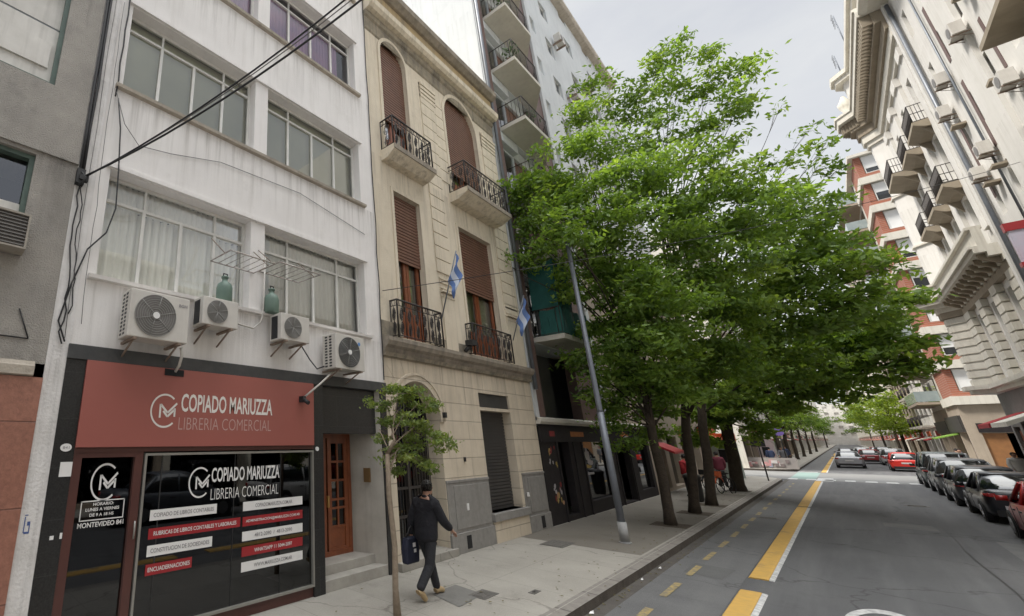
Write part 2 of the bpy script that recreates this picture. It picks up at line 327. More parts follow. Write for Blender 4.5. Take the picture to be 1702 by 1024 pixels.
XL, XR = -5.87, 6.2
TL = lambda u,v,w: (XL+w, u, v)        # left facades face +X
TR = lambda u,v,w: (XR-w, u, v)        # right facades face -X
def arcpts(a,b,d,n=14):
    """crown arc over the opening a..b with crown height d"""
    r=(b-a)/2; c=(a+b)/2
    return [(c-r*math.cos(math.pi*i/n), d-r+r*math.sin(math.pi*i/n)) for i in range(n+1)]
def wall(mb, T, u0,u1,v0,v1, ops=(), depth=.2, w=0, m=0, mr=None):
    """front skin at w with openings (a,b,c,d[,'arch']) and reveals going back by depth"""
    mr = m if mr is None else mr
    us=sorted({u0,u1}|{o[0] for o in ops}|{o[1] for o in ops}); vs=sorted({v0,v1}|{o[2] for o in ops}|{o[3] for o in ops})
    us=[x for x in us if u0<=x<=u1]; vs=[x for x in vs if v0<=x<=v1]
    for i in range(len(us)-1):
        run=None
        for j in range(len(vs)-1):
            cu=(us[i]+us[i+1])/2; cv=(vs[j]+vs[j+1])/2
            hole=any(o[0]<cu<o[1] and o[2]<cv<o[3] for o in ops)
            if not hole:
                if run is None: run=vs[j]
            if run is not None and (hole or j==len(vs)-2):
                top = vs[j] if hole else vs[j+1]
                mb.face([T(us[i],run,w),T(us[i+1],run,w),T(us[i+1],top,w),T(us[i],top,w)],m); run=None
    for o in ops:
        a,b,c,d=o[:4]; dp=o[5] if len(o)>5 else depth
        if len(o)>4 and o[4]=='arch':
            A=arcpts(a,b,d); sp=d-(b-a)/2
            for i in range(len(A)-1):
                p,q=A[i],A[i+1]
                mb.face([T(p[0],p[1],w),T(q[0],q[1],w),T(q[0],d,w),T(p[0],d,w)],m)
                mb.face([T(p[0],p[1],w),T(q[0],q[1],w),T(q[0],q[1],w-dp),T(p[0],p[1],w-dp)],mr)
            top=sp
        else:
            top=d; mb.face([T(a,d,w),T(b,d,w),T(b,d,w-dp),T(a,d,w-dp)],mr)
        mb.face([T(a,c,w),T(b,c,w),T(b,c,w-dp),T(a,c,w-dp)],mr)
        mb.face([T(a,c,w),T(a,top,w),T(a,top,w-dp),T(a,c,w-dp)],mr)
        mb.face([T(b,c,w),T(b,top,w),T(b,top,w-dp),T(b,c,w-dp)],mr)
def shell(mb, T, u0,u1,v0,v1, back, m=0, w=0, front=False):
    """sides, top and back of a building body behind its front skin"""
    mb.face([T(u0,v0,w),T(u0,v1,w),T(u0,v1,-back),T(u0,v0,-back)],m); mb.face([T(u1,v0,w),T(u1,v1,w),T(u1,v1,-back),T(u1,v0,-back)],m)
    mb.face([T(u0,v1,w),T(u1,v1,w),T(u1,v1,-back),T(u0,v1,-back)],m); mb.face([T(u0,v0,-back),T(u1,v0,-back),T(u1,v1,-back),T(u0,v1,-back)],m)
def folds(mb, T, a,b,c,d,w, n=26, amp=.03, m=0):
    k=n*4; P=[]
    for i in range(k+1):
        u=a+(b-a)*i/k; ww=w+amp*math.sin(i/k*n*math.pi*2)*(.6+.4*math.sin(i*1.7))
        P.append((u,ww))
    nn=mb.pts([T(u,c,x) for u,x in P]+[T(u,d,x) for u,x in P])
    for i in range(k): mb.f.append((nn+i,nn+i+1,nn+k+2+i,nn+k+1+i)); mb.m.append(m); mb.sm.append(True)
def frame_rect(mb,T,a,b,c,d,t,w0,w1,m=0):
    mb.box(a,b,c,c+t,w0,w1,m,T); mb.box(a,b,d-t,d,w0,w1,m,T); mb.box(a,a+t,c+t,d-t,w0,w1,m,T); mb.box(b-t,b,c+t,d-t,w0,w1,m,T)
def text(s, T, u, v, w, h, width, mt, parent, name='lettering', thick=.004, bold=0., align='L'):
    """flat lettering as a real mesh: baseline-left at (u,v), cap height h, fitted to width"""
    cu=bpy.data.curves.new('t','FONT'); cu.body=s; cu.size=1; cu.extrude=0; cu.offset=bold; cu.resolution_u=3
    o=bpy.data.objects.new('t',cu); COL.objects.link(o); dg=bpy.context.evaluated_depsgraph_get()
    me=bpy.data.meshes.new_from_object(o.evaluated_get(dg)); COL.objects.unlink(o); bpy.data.objects.remove(o)
    V=np.array([x.co[:] for x in me.vertices]); 
    x0,x1=V[:,0].min(),V[:,0].max(); y0,y1=V[:,1].min(),V[:,1].max()
    mb=MB(); mb.v=[T(u+(p[0]-x0)/(x1-x0)*width, v+(p[1]-y0)/(y1-y0)*h, w) for p in V]
    mb.f=[tuple(q.vertices) for q in me.polygons]; mb.m=[0]*len(mb.f); mb.sm=[False]*len(mb.f)
    return mb if parent is None else mb.build(name, mt, parent)
def logo(mb, T, u0,u1,v0,v1,w,m=0):
    """open ring with a folded M inside"""
    cu,cv=(u0+u1)/2,(v0+v1)/2; ru,rv=(u1-u0)/2*1.08,(v1-v0)/2; t=.11
    n=40
    for i in range(n):
        a0=R(48+(312-48)*i/n); a1=R(48+(312-48)*(i+1)/n)
        P=[]
        for a,k in ((a0,1),(a1,1),(a1,1-t),(a0,1-t)): P.append(T(cu+ru*k*math.cos(a), cv+rv*k*math.sin(a), w))
        mb.face(P,m)
    def bar(a,b,t=.075):
        (x0,y0),(x1,y1)=a,b; P=[]
        dx,dy=x1-x0,y1-y0; l=math.hypot(dx,dy); nx,ny=-dy/l*t/2,dx/l*t/2
        mb.face([T(cu+ru*x,cv+rv*y,w+.0005) for x,y in ((x0+nx,y0+ny),(x1+nx,y1+ny),(x1-nx,y1-ny),(x0-nx,y0-ny))],m)
    bar((-.32,-.42),(-.32,.38),.13); bar((-.30,.36),(.22,-.12),.13); bar((.22,-.12),(.86,.46),.13)
    bar((-.1,-.02),(.22,-.34),.13); bar((.22,-.34),(.70,.08),.13); bar((.72,-.34),(.72,.16),.13)

# ================================================================ SETTING
def sheet(name, x0,x1,y0,y1,z,mt,kind='structure'):
    mb=MB(); mb.face([(x0,y0,z),(x1,y0,z),(x1,y1,z),(x0,y1,z)]); o=mb.build(name,mt); return tag(o,kind=kind)
sheet('ground',-500,500,-200,1600,-.03,E['asphalt'])
sheet('road',-3.0,4.3,-60,700,0,E['asphalt'])
sheet('cross_street',-160,160,45.6,56.4,.004,mat('sunlit_asphalt',(.15,.15,.148),(.20,.20,.195),.7,.85,.4,90,spots=(.11,.11,.11),spot_amt=.5))  # paler than the road: open sun on the junction put into the colour
sheet('bike_lane',-2.86,-1.76,-20,45.5,.004,E['asph2'])
sheet('gutter',-3.05,-2.86,-20,45.2,.005,E['gutter'])
sheet('gutter',4.1,4.3,-20,45.2,.005,E['gutter'])
sheet('bike_crossing',-2.95,-1.75,46.5,56,.008,E['teal'])
sheet('far_bike_lane',-2.86,-1.76,56.5,400,.004,E['asph2'])
def pavement(name, poly, z=.15):
    mb=MB(); k=len(poly)
    mb.face([(x,y,z) for x,y in poly])
    for i in range(k):
        a,b=poly[i],poly[(i+1)%k]; mb.face([(a[0],a[1],-.03),(b[0],b[1],-.03),(b[0],b[1],z),(a[0],a[1],z)])
    return tag(mb.build(name,E['pave']),kind='structure')
def kerbline(name, P, wd, z=.152):
    """P: outer edge points; stone strip wd wide on the left of the travel direction"""
    mb=MB(); n=len(P); Q=[]
    for i,p in enumerate(P):
        a=Vector(P[max(i-1,0)]); b=Vector(P[min(i+1,n-1)]); d=(b-a).normalized(); Q.append(Vector(p)+Vector((-d.y,d.x))*wd)
    for i in range(n-1):
        a,b,c,d=P[i],P[i+1],Q[i+1],Q[i]
        mb.face([(a[0],a[1],z-.008),(b[0],b[1],z-.008),(c[0],c[1],z),(d[0],d[1],z)],0)
        mb.face([(a[0],a[1],-.02),(b[0],b[1],-.02),(b[0],b[1],z-.008),(a[0],a[1],z-.008)],1)
    return tag(mb.build(name,[E['kerb'],E['kerbface']]),kind='structure')
def corner(cx,cy,r,a0,a1,n=8): return [(cx+r*math.cos(R(a0+(a1-a0)*i/n)), cy+r*math.sin(R(a0+(a1-a0)*i/n))) for i in range(n+1)]
c1=corner(-5.05,42.9,2.0,0,90); kerbline('kerb',[(-3.05,-20)]+[(-3.05,y) for y in range(-14,42,4)]+c1+[(-60,44.9)],.22)
pavement('pavement',[(-3.20,-20)]+corner(-5.05,42.9,1.85,0,90)+[(-60,44.75),(-60,44.4),(-7.2,44.4),(-7.2,-20)])
c2=corner(-5.05,59,2.0,270,360); kerbline('kerb',[(-60,57.0)]+c2+[(-3.05,y) for y in range(62,420,20)],.22)
pavement('pavement',[(-60,57.15)]+corner(-5.05,59,1.85,270,360)+[(-3.2,420),(-7,420),(-7,57.6),(-60,57.6)])
c3=corner(6.3,47.5,2.0,180,90); 
kerbline('kerb',[(60,49.5)]+c3[::-1]+[(4.3,y) for y in range(45,-20,-4)],.22)
pavement('pavement',[(60,49.35)]+corner(6.3,47.5,1.85,90,180)+[(4.45,-20),(7.2,-20),(7.2,48.9),(60,48.9)])
c4=corner(6.3,54.5,2.0,270,180); kerbline('kerb',[(4.3,420),(4.3,300),(4.3,200),(4.3,120),(4.3,80),(4.3,60)]+c4[::-1]+[(60,52.5)],.22)
pavement('pavement',[(4.45,420)]+corner(6.3,54.5,1.85,180,270)+[(60,52.65),(60,53.4),(7,53.4),(7,420)])
# painted markings, each 4 mm over its bed
def marks(name, quads, z, mt):
    mb=MB()
    for q in quads: mb.face([(x,y,z) for x,y in q])
    return tag(mb.build(name,mt),kind='structure')
def rq(x0,x1,y0,y1,j=.015):
    r=lambda: random.uniform(-j,j); return [(x0+r(),y0+r()*3),(x1+r(),y0+r()*3),(x1+r(),y1+r()*3),(x0+r(),y1+r()*3)]
def ragged(x0,x1,y0,y1,st=.55):
    n=max(2,int((y1-y0)/st)); L0=[(x0+random.uniform(-.012,.012), y0+(y1-y0)*i/n) for i in range(n+1)]; L1=[(x1+random.uniform(-.012,.012), y0+(y1-y0)*i/n) for i in range(n+1)]
    return [[L0[i],L1[i],L1[i+1],L0[i+1]] for i in range(n)]
q=[]
for a,b in ((8.75,9.25),(10.1,11.2),(11.95,13.0),(13.7,14.8),(15.6,16.6),(17.4,18.5),(19.3,20.3),(21.2,22.2),(23,24),(25,26),(27,28),(29.2,30.2),(31.4,32.3),(33.5,34.5),(35.5,36.5),(38,39),(40.5,41.5)): q.append(rq(-2.55,-2.45,a,b,.012))
marks('bike_lane_dashes',q,.012,E['ydash'])
# low raised lane separators, yellow on top with a pale worn shoulder
def separator(a,b):
    mb=MB(); T=lambda u,v,w:(v,u,w)
    mb.prism([(-1.74,.0),(-1.72,.018),(-1.50,.022),(-1.46,.018)][0:4]+[(-1.46,0)],a,b,lambda u,v,w:(u,w,v),0)
    mb.prism([(-1.458,.0),(-1.458,.014),(-1.41,.010),(-1.39,0)],a,b,lambda u,v,w:(u,w,v),1)
    return tag(mb.build('lane_separator',[E['ypaint'],E['wpaint']]),kind='structure')
for a,b in ((-6,5),(5.8,11.55),(12.66,27.0),(27.4,44.6),(57,75),(76,100),(102,140)): separator(a,b)
q=[]
for i in range(9): x=-3.0+i*.83; q.append(rq(x,x+.46,45.7,46.9,.03))
q+=[rq(-1.7,-1.0,44.95,48.4,.04),rq(-3.0,-1.9,56.4,56.9,.04)]
marks('crossing_stripes',q,.012,E['wpaint'])
mb=MB()                                     # the top of a painted ring on the traffic lane, cut by the frame
for i in range(26):
    a0,a1=[R(200*k/26-10) for k in (i,i+1)]
    mb.face([( -.16+.42*k*math.cos(a), 10.75+1.15*k*math.sin(a), .006) for a,k in ((a0,1),(a1,1),(a1,.78),(a0,.78))])
tag(mb.build('lane_marking',E['wpaint']),kind='structure')
# faint repair patches, a long darker strip of pavement and an expansion seam
marks('road_patch',[rq(-2.6,-2.0,12.2,13.1,.05)],.008,mat('patch_a',(.12,.12,.118),(.09,.09,.09),2,.9,.4,90))
marks('pavement_patch',[rq(-4.75,-4.2,6.7,7.5,.05)],.156,mat('patch_b',(.19,.185,.17),(.15,.145,.135),3,.9,.4,60))
marks('pavement_patch',[rq(-5.8,-3.3,12.3,29,.02)],.1545,mat('patch_c',(.135,.12,.10),(.185,.17,.145),.7,.9,.4,60,spots=(.09,.08,.07),spot_amt=.5))  # darker strip over the pavement's width beside the big trees
def cover(x0,x1,y0,y1,label,round_=False):
    mb=MB()
    mb.box(x0,x1,y0,y1,.150,.158,0); mb.box(x0+.04,x1-.04,y0+.04,y1-.04,.158,.162,0)
    nx=5
    for i in range(nx):
        x=x0+.07+(x1-x0-.14)*i/(nx-1); mb.box(x-.008,x+.008,y0+.07,y1-.07,.162,.165,0)
    return tag(mb.build('utility_cover',E['cover']),label,'manhole cover','covers in the pavement')
cover(-5.15,-4.65,11.8,12.6,'square dark utility cover in the pavement before the steel pole')
cover(-4.36,-4.08,7.2,7.65,'small rectangular utility cover in the pavement just ahead of the walking man')
cover(-3.80,-3.70,8.05,8.3,'smallest utility cover, a narrow dark one near the kerb ahead of the man')

# ================================================================ LEFT: grey building at the frame's edge
XB=10.   # depth of bodies
g=empty('grey_building',(XL,-2.5,0),'rough grey rendered building with a red granite base at the left edge','building')
mb=MB()
wall(mb,TL,-7,1.04,3.36,6.08,[(-1.0,.55,4.72,6.03),(-5,-3,4.72,6.03)],.22,0,0)
wall(mb,TL,-7,1.04,6.08,19,[(-1.25,.60,7.13,8.95),(-5,-3,7.13,8.9),(-1.25,.6,10.2,12),(-5,-3,10.2,12)],.22,.035,0)
mb.face([TL(-7,6.08,0),TL(1.04,6.08,0),TL(1.04,6.08,.035),TL(-7,6.08,.035)])
shell(mb,TL,-7,1.04,0,19,XB,0,0); mb.face([TL(1.04,6.08,0),TL(1.04,19,0),TL(1.04,19,.035),TL(1.04,6.08,.035)])
mb.build('wall',E['greycem'],g)
mb=MB(); mb.box(-7,1.04,.15,3.2,-.02,.03,0,TL); mb.build('granite_base',E['redgran'],g)
mb=MB(); mb.profile([(0,3.2),(.07,3.22),(.07,3.32),(.05,3.34),(.03,3.38),(0,3.38)],-7,.93,TL); mb.build('ledge',E['trimdirt'],g)
mb=MB()
for a in (-.9,.34): mb.tube([TL(-4,3.62,.012),TL(a,3.60,.02)],.006,4) if a<0 else None
mb.tube([TL(-2,3.66,.01),TL(.82,3.64,.012)],.008,5); mb.tube([TL(.68,3.98,.01),TL(.82,3.64,.012)],.008,5)
mb.build('cable',E['cable'],g)
mb=MB(); n=18
mb.prism([( .17+.16*math.cos(2*math.pi*i/n), 2.46+.10*math.sin(2*math.pi*i/n)) for i in range(n)],.03,.05,TL); mb.build('oval_plaque',E['lintel'],g)
def greywin(a,b,c,d,w0,style):
    mb=MB(); frame_rect(mb,TL,a,b,c,d,.06,w0-.16,w0-.06); mb.box((a+b)/2-.03,(a+b)/2+.03,c+.06,d-.06,w0-.155,w0-.075,0,TL)
    f=mb.build('window',mat('dull_green_frame',(.10,.15,.125),(.07,.10,.085),5,.6),g)
    mb=MB()
    if style==0:
        mb.box(a+.06,b-.06,c+.06,c+1.0,w0-.20,w0-.13,0,TL); mb.box(a+.9,b-.12,c+.3,c+.72,w0-.13,w0-.10,0,TL)
        mb.box(a+.06,b-.06,c+1.06,d-.06,w0-.22,w0-.16,0,TL)
    else: mb.box(a+.06,b-.06,c+.06,c+.62,w0-.20,w0-.13,0,TL)
    mb.build('blind',mat('grimy_white_panel',(.68,.66,.62),(.54,.52,.48),3,.7,streak=(.25,.24,.22),streak_amt=.5),f)
    mb=MB(); mb.face([TL(a,c,w0-.165),TL(b,c,w0-.165),TL(b,d,w0-.165),TL(a,d,w0-.165)]); mb.build('pane',E['glassd'],f)
    mb=MB(); mb.face([TL(a,c,w0-.9),TL(b,c,w0-.9),TL(b,d,w0-.9),TL(a,d,w0-.9)]); mb.build('interior',E['dark'],f)
greywin(-1.25,.60,7.13,8.95,.035,0); greywin(-1.0,.55,4.72,6.03,0,1)
greywin(-1.25,.60,10.2,12,.035,0)
def window_ac(u0,u1,v0,v1):
    o=empty('window_air_conditioner',(XL,(u0+u1)/2,v0),'old boxy grey air conditioner in a pale frame below the window of the grey building','air conditioner')
    mb=MB(); frame_rect(mb,TL,u0,u1,v0,v1,.022,.02,.27); mb.build('frame',mat('old_ac_frame',(.36,.33,.28),(.25,.22,.19),6,.7,streak=(.16,.1,.07),streak_amt=.5),o)
    mb=MB(); mb.box(u0+.022,u1-.022,v0+.022,v1-.022,.0,.22,0,TL)
    for i in range(9): v=v0+.05+i*(v1-v0-.1)/8; mb.box(u0+.022,u1-.022,v-.006,v+.006,.22,.25,0,TL)
    mb.build('body',E['acgrill'],o)
window_ac(-.35,.60,4.62,5.06)

# ================================================================ LEFT: white building over the copy shop
W=empty('apartment_building',(XL,4.2,0),'dirty white building with long window bands above the red shop sign','building')
Y0,Y1=1.04,7.30
rows=[(4.60,6.22,'F1'),(7.66,9.27,'F2'),(10.74,12.33,'F3'),(13.8,15.4,'F4')]
ops=[]
for c,d,_ in rows: ops+= [(1.46,3.88,c,d),(4.18,6.84,c,d)]
mb=MB(); wall(mb,TL,Y0,Y1,3.62,18.5,ops,.24,0,0)
shell(mb,TL,Y0,Y1,0,18.5,XB,0,0); mb.build('wall',E['white'],W)
mb=MB(); mb.box(Y0,1.26,.15,3.62,-.3,.012,0,TL); mb.box(Y0,1.28,3.62,18.3,0,.012,0,TL); mb.build('pier',E['white2'],W)
mb=MB(); mb.face([TL(Y0,0,-1.7),TL(Y1,0,-1.7),TL(Y1,18,-1.7),TL(Y0,18,-1.7)])
for z in (3.7,6.6,9.7,12.8,15.9): mb.face([TL(Y0,z,-.02),TL(Y1,z,-.02),TL(Y1,z,-1.7),TL(Y0,z,-1.7)])
mb.build('interior',E['room'],W)
for k,(c,d,nm) in enumerate(rows):
    mb=MB()
    mb.profile([(0,c-.08),(.07,c-.07),(.08,c-.02),(.0,c-.005)],1.36,6.95,TL,0)
    mb.build('sill',E['trimdirt'] if k else E['white'],W)
    mb=MB(); mb.box(1.40,6.92,d+.01,d+.07,-.01,.05,0,TL); mb.build('lintel_trim',E['white'],W)
    tr = d-.30 if k else d-.40
    for (a,b) in ((1.46,3.88),(4.18,6.84)):
        mb=MB(); frame_rect(mb,TL,a,b,c,d,.05,-.24,-.19)
        mb.box(a+.05,b-.05,tr-.02,tr+.02,-.235,-.18,0,TL)
        n=4
        for i in range(1,n):
            u=a+(b-a)*i/n; mb.box(u-.024,u+.024,c+.05,tr-.02,-.235,-.182,0,TL)
            if i%2 : mb.box(u-.015,u+.015,tr+.02,d-.05,-.235,-.185,0,TL)
        f=mb.build('window',E['winfr'],W)
        mb=MB(); mb.face([TL(a,c,-.215),TL(b,c,-.215),TL(b,d,-.215),TL(a,d,-.215)]); mb.build('pane',E['glass'] if k in (0,2) else E['glassd'],f)
        mb=MB()
        if k==0:
            folds(mb,TL,a,b-.02,c,tr,-.31,20,.06); folds(mb,TL,a,b,tr,d,-.33,26,.03)
            mb.build('curtain',E['curtain'],f)
        elif k==1:
            mb.face([TL(a,c,-.30),TL(b,c,-.30),TL(b,d,-.30),TL(a,d,-.30)]); mb.build('curtain',E['curtgrey'],f)
        else:
            folds(mb,TL,a,b-.35*(a>4),c,tr+.1,-.29,24,.03); mb.build('curtain',E['curtpink'],f)
# shop level
mb=MB(); mb.box(1.26,7.30,3.46,3.64,-.3,.05,0,TL); mb.build('lintel',E['lintel'],W,.004)
mb=MB(); mb.box(1.26,1.49,.15,3.46,-.3,.02,0,TL); mb.cut(); mb.box(5.28,5.52,.15,3.46,-.6,.02,0,TL); mb.cut(); mb.box(7.12,7.30,.15,3.46,-.35,.025,0,TL)
mb.build('granite_pillar',E['blkgran'],W,.003); mb=MB(); mb.box(5.52,7.12,2.62,3.46,-.62,-.10,0,TL); mb.build('door_lintel',E['blkgran'],W,.003)
mb=MB(); frame_rect(mb,TL,1.49,2.33,.15,2.40,.10,-.12,.012); mb.box(1.49,5.28,2.36,2.42,-.12,.022,0,TL); d=mb.build('door',E['brownfr'],W)
mb=MB(); mb.face([TL(1.55,.2,-.05),TL(2.28,.2,-.05),TL(2.28,2.35,-.05),TL(1.55,2.35,-.05)]); mb.build('pane',E['shopglass'],d)
mb=MB(); mb.tube([TL(2.29,1.35,.04),TL(2.29,1.45,.055),TL(2.29,1.55,.04)],.012,6); mb.build('handle',E['alu'],d)
mb=MB(); logo(mb,TL,1.75,2.06,1.80,2.23,-.045); mb.cut()
for a,b,c,dd in ((1.66,2.17,1.80,1.812),(1.66,2.17,1.592,1.604),(1.66,1.672,1.6,1.81),(2.158,2.17,1.6,1.81)): mb.face([TL(a,c,-.045),TL(b,c,-.045),TL(b,dd,-.045),TL(a,dd,-.045)])
for s,u,v,h,wd in (('HORARIO:',1.80,1.752,.035,.24),('LUNES A VIERNES',1.72,1.695,.035,.39),('DE 9 A 18 HS',1.77,1.635,.035,.28),('MONTEVIDEO 841',1.65,1.52,.055,.53)):
    mb.cut(); t=text(s,TL,u,v,-.045,h,wd,None,None,bold=.02); k=len(mb.v); mb.v+=t.v; mb.f+=[tuple(i+k for i in f) for f in t.f]; mb.m+=t.m; mb.sm+=t.sm
mb.build('lettering',E['paper'],d)
mb=MB(); frame_rect(mb,TL,2.35,5.28,.30,2.34,.030,-.08,.03); s=mb.build('shop_window',E['alu'],W)
mb=MB(); mb.face([TL(2.36,.3,-.02),TL(5.27,.3,-.02),TL(5.27,2.33,-.02),TL(2.36,2.33,-.02)]); mb.build('pane',E['shopglass'],s)
mb=MB(); mb.box(2.60,2.615,.33,2.31,-.03,-.015,0,TL); mb.cut(); mb.box(3.74,3.75,.33,2.31,-.03,-.015,0,TL); mb.cut(); mb.box(4.6,4.61,.33,2.31,-.03,-.015,0,TL); mb.build('glazing_bar',E['blackpl'],s)
def merge(mb,t):
    k=len(mb.v); mb.v+=t.v; mb.f+=[tuple(i+k for i in f) for f in t.f]; mb.m+=t.m; mb.sm+=t.sm
mb=MB(); logo(mb,TL,3.02,3.34,1.74,2.14,-.012); mb.cut()
merge(mb,text('COPIADO MARIUZZA',TL,3.36,1.93,-.012,.195,1.22,None,None,bold=.018)); mb.cut(); merge(mb,text('LIBRERIA COMERCIAL',TL,3.36,1.70,-.012,.145,1.20,None,None,bold=-.012))
mb.build('lettering',E['paper'],s)
strips=[(2.50,3.47,1.52,'COPIADO DE LIBROS CONTABLES',0),(2.50,3.87,1.305,'RUBRICAS DE LIBROS CONTABLES Y LABORALES',1),(2.50,3.42,1.11,'CONSTITUCION DE SOCIEDADES',0),(2.50,3.13,.90,'ENCUADERNACIONES',1),
 (3.91,5.06,1.505,'COPIADOMARIUZZA.COM.AR',0),(3.91,5.06,1.30,'ADMINISTRACION@MARIUZZA.COM.AR',1),(3.91,5.06,1.105,'4812-2090  /  4813-2090',0),(3.91,5.06,.905,'WHATSAPP 11 5044-2097',1),(3.91,5.06,.71,'WWW.MARIUZZA.COM.AR',0)]
for a,b,c,t,k in strips:
    mb=MB(); mb.face([TL(a,c,-.014),TL(b,c,-.014),TL(b,c+.125,-.014),TL(a,c+.125,-.014)]); mb.build('vinyl_strip',E['vinylred'] if k else E['paper'],s)
mw=MB(); mg=MB()
for a,b,c,t,k in strips:
    full = b-a<1.0 or k and len(t)>24
    wd=(b-a)*(.90 if full else .62); u=a+((b-a)-wd)/2
    (mw if k else mg).cut(); merge(mw if k else mg, text(t,TL,u,c+.038,-.011,.05,wd,None,None,bold=.01))
mw.build('lettering',E['paper'],s); mg.build('lettering',E['letterdark'],s)
mb=MB(); mb.box(2.35,5.28,.15,.30,-.2,-.02,0,TL); mb.build('plinth',E['brownfr'],W)
mb=MB(); mb.face([TL(1.3,.15,-1.6),TL(5.3,.15,-1.6),TL(5.3,3.4,-1.6),TL(1.3,3.4,-1.6)]); mb.face([TL(1.3,.16,-1.6),TL(5.3,.16,-1.6),TL(5.3,.16,-.1),TL(1.3,.16,-.1)]); mb.build('shop_interior',E['dark'],W)
# notices
mb=MB(); n=16; mb.prism([(1.395+.062*math.cos(2*math.pi*i/n),2.42+.045*math.sin(2*math.pi*i/n)) for i in range(n)],.02,.026,TL); o=mb.build('number_plate',E['paper'],W)
merge(mb:=MB(),text('841',TL,1.36,2.405,.028,.03,.07,None,None)); mb.build('lettering',E['letterdark'],o)
mb=MB(); mb.box(1.36,1.49,2.10,2.26,.02,.023,0,TL); mb.cut(); mb.box(1.36,1.40,1.45,1.49,.02,.023,0,TL); mb.cut(); mb.box(1.46,1.485,1.45,1.51,.02,.023,0,TL); mb.build('paper_notice',E['paper'],W)
mb=MB(); n=12; mb.prism([(5.36+.035*math.cos(2*math.pi*i/n),2.36+.035*math.sin(2*math.pi*i/n)) for i in range(n)],.02,.04,TL); mb.build('doorbell_disc',E['paper'],W)
mb=MB(); mb.box(1.09,1.12,1.72,1.73,.012,.014,0,TL); mb.box(1.09,1.10,1.55,1.71,.012,.014,0,TL); mb.box(1.12,1.15,1.62,1.66,.012,.014,0,TL); mb.box(1.10,1.15,1.54,1.56,.012,.014,0,TL); mb.box(1.14,1.15,1.56,1.62,.012,.014,0,TL)
mb.build('graffiti_tag',mat('blue_marker',(.05,.09,.25),rough=.6),W)
# entrance
mb=MB(); mb.box(5.52,7.12,.15,.32,-.62,.0,0,TL); mb.box(5.52,7.12,.32,.47,-.62,-.22,0,TL); mb.build('step',mat('marble_step',(.42,.40,.36),(.30,.28,.25),4,.6,.2),W,.006)
mb=MB(); mb.face([TL(7.12,.15,-.0),TL(7.12,3.46,0),TL(6.86,3.46,-.64),TL(6.86,.15,-.64)]); mb.build('entrance_side_wall',mat('marble_side',(.50,.47,.42),(.36,.33,.29),2.2,.5,.1,streak=(.25,.22,.19),streak_amt=.5),W)
mb=MB(); frame_rect(mb,TL,5.54,6.84,.47,2.62,.08,-.66,-.60)
for a,b in ((5.62,6.17),(6.21,6.76)):
    frame_rect(mb,TL,a,b,.5,2.54,.10,-.66,-.61); mb.box(a+.1,b-.1,.6,.95,-.655,-.625,0,TL)
    mb.box((a+b)/2-.02,(a+b)/2+.02,.95,2.44,-.655,-.615,0,TL)
    for v in (.95,1.27,1.42,1.76,2.1): mb.box(a+.1,b-.1,v-.02,v+.02,-.656,-.614,0,TL)
dr=mb.build('entrance_door',E['wood'],W)
mb=MB(); mb.face([TL(5.6,.5,-.64),TL(6.8,.5,-.64),TL(6.8,2.6,-.64),TL(5.6,2.6,-.64)]); mb.build('pane',E['shopglass'],dr)
mb=MB(); mb.box(6.17,6.21,1.30,1.5,-.61,-.57,0,TL); mb.build('handle',mat('brass',(.5,.33,.12),rough=.4,metal=.8),dr)
mb=MB(); T2=lambda u,v,w:(XL-.22+.0-u, 7.02-u*.35-.02-w, v); mb.box(0,.12,1.72,1.98,0,.03,0,T2); mb.build('intercom',mat('bronze_plate',(.20,.12,.05),rough=.5,metal=.5),W)
# sign board
S=empty('shop_sign',(XL,3.35,2.42),'wide red fascia sign lettered for the copy shop above its black window','sign')
mb=MB(); mb.box(1.49,5.27,2.42,3.46,.022,.06,0,TL); mb.build('board',E['redsign'],S,.004)
mb=MB(); logo(mb,TL,2.36,2.73,2.66,3.11,.063); mb.cut(); merge(mb,text('COPIADO MARIUZZA',TL,2.78,2.88,.063,.25,1.58,None,None,bold=.018)); mb.build('lettering',E['lettering'],S)
mb=MB(); merge(mb,text('LIBRERIA COMERCIAL',TL,2.76,2.64,.063,.165,1.58,None,None,bold=-.014)); mb.build('lettering',E['letterthin'],S)
mb=MB(); mb.box(2.50,2.78,3.36,3.45,.06,.075,0,TL); mb.build('dark_vent',E['dark'],S)
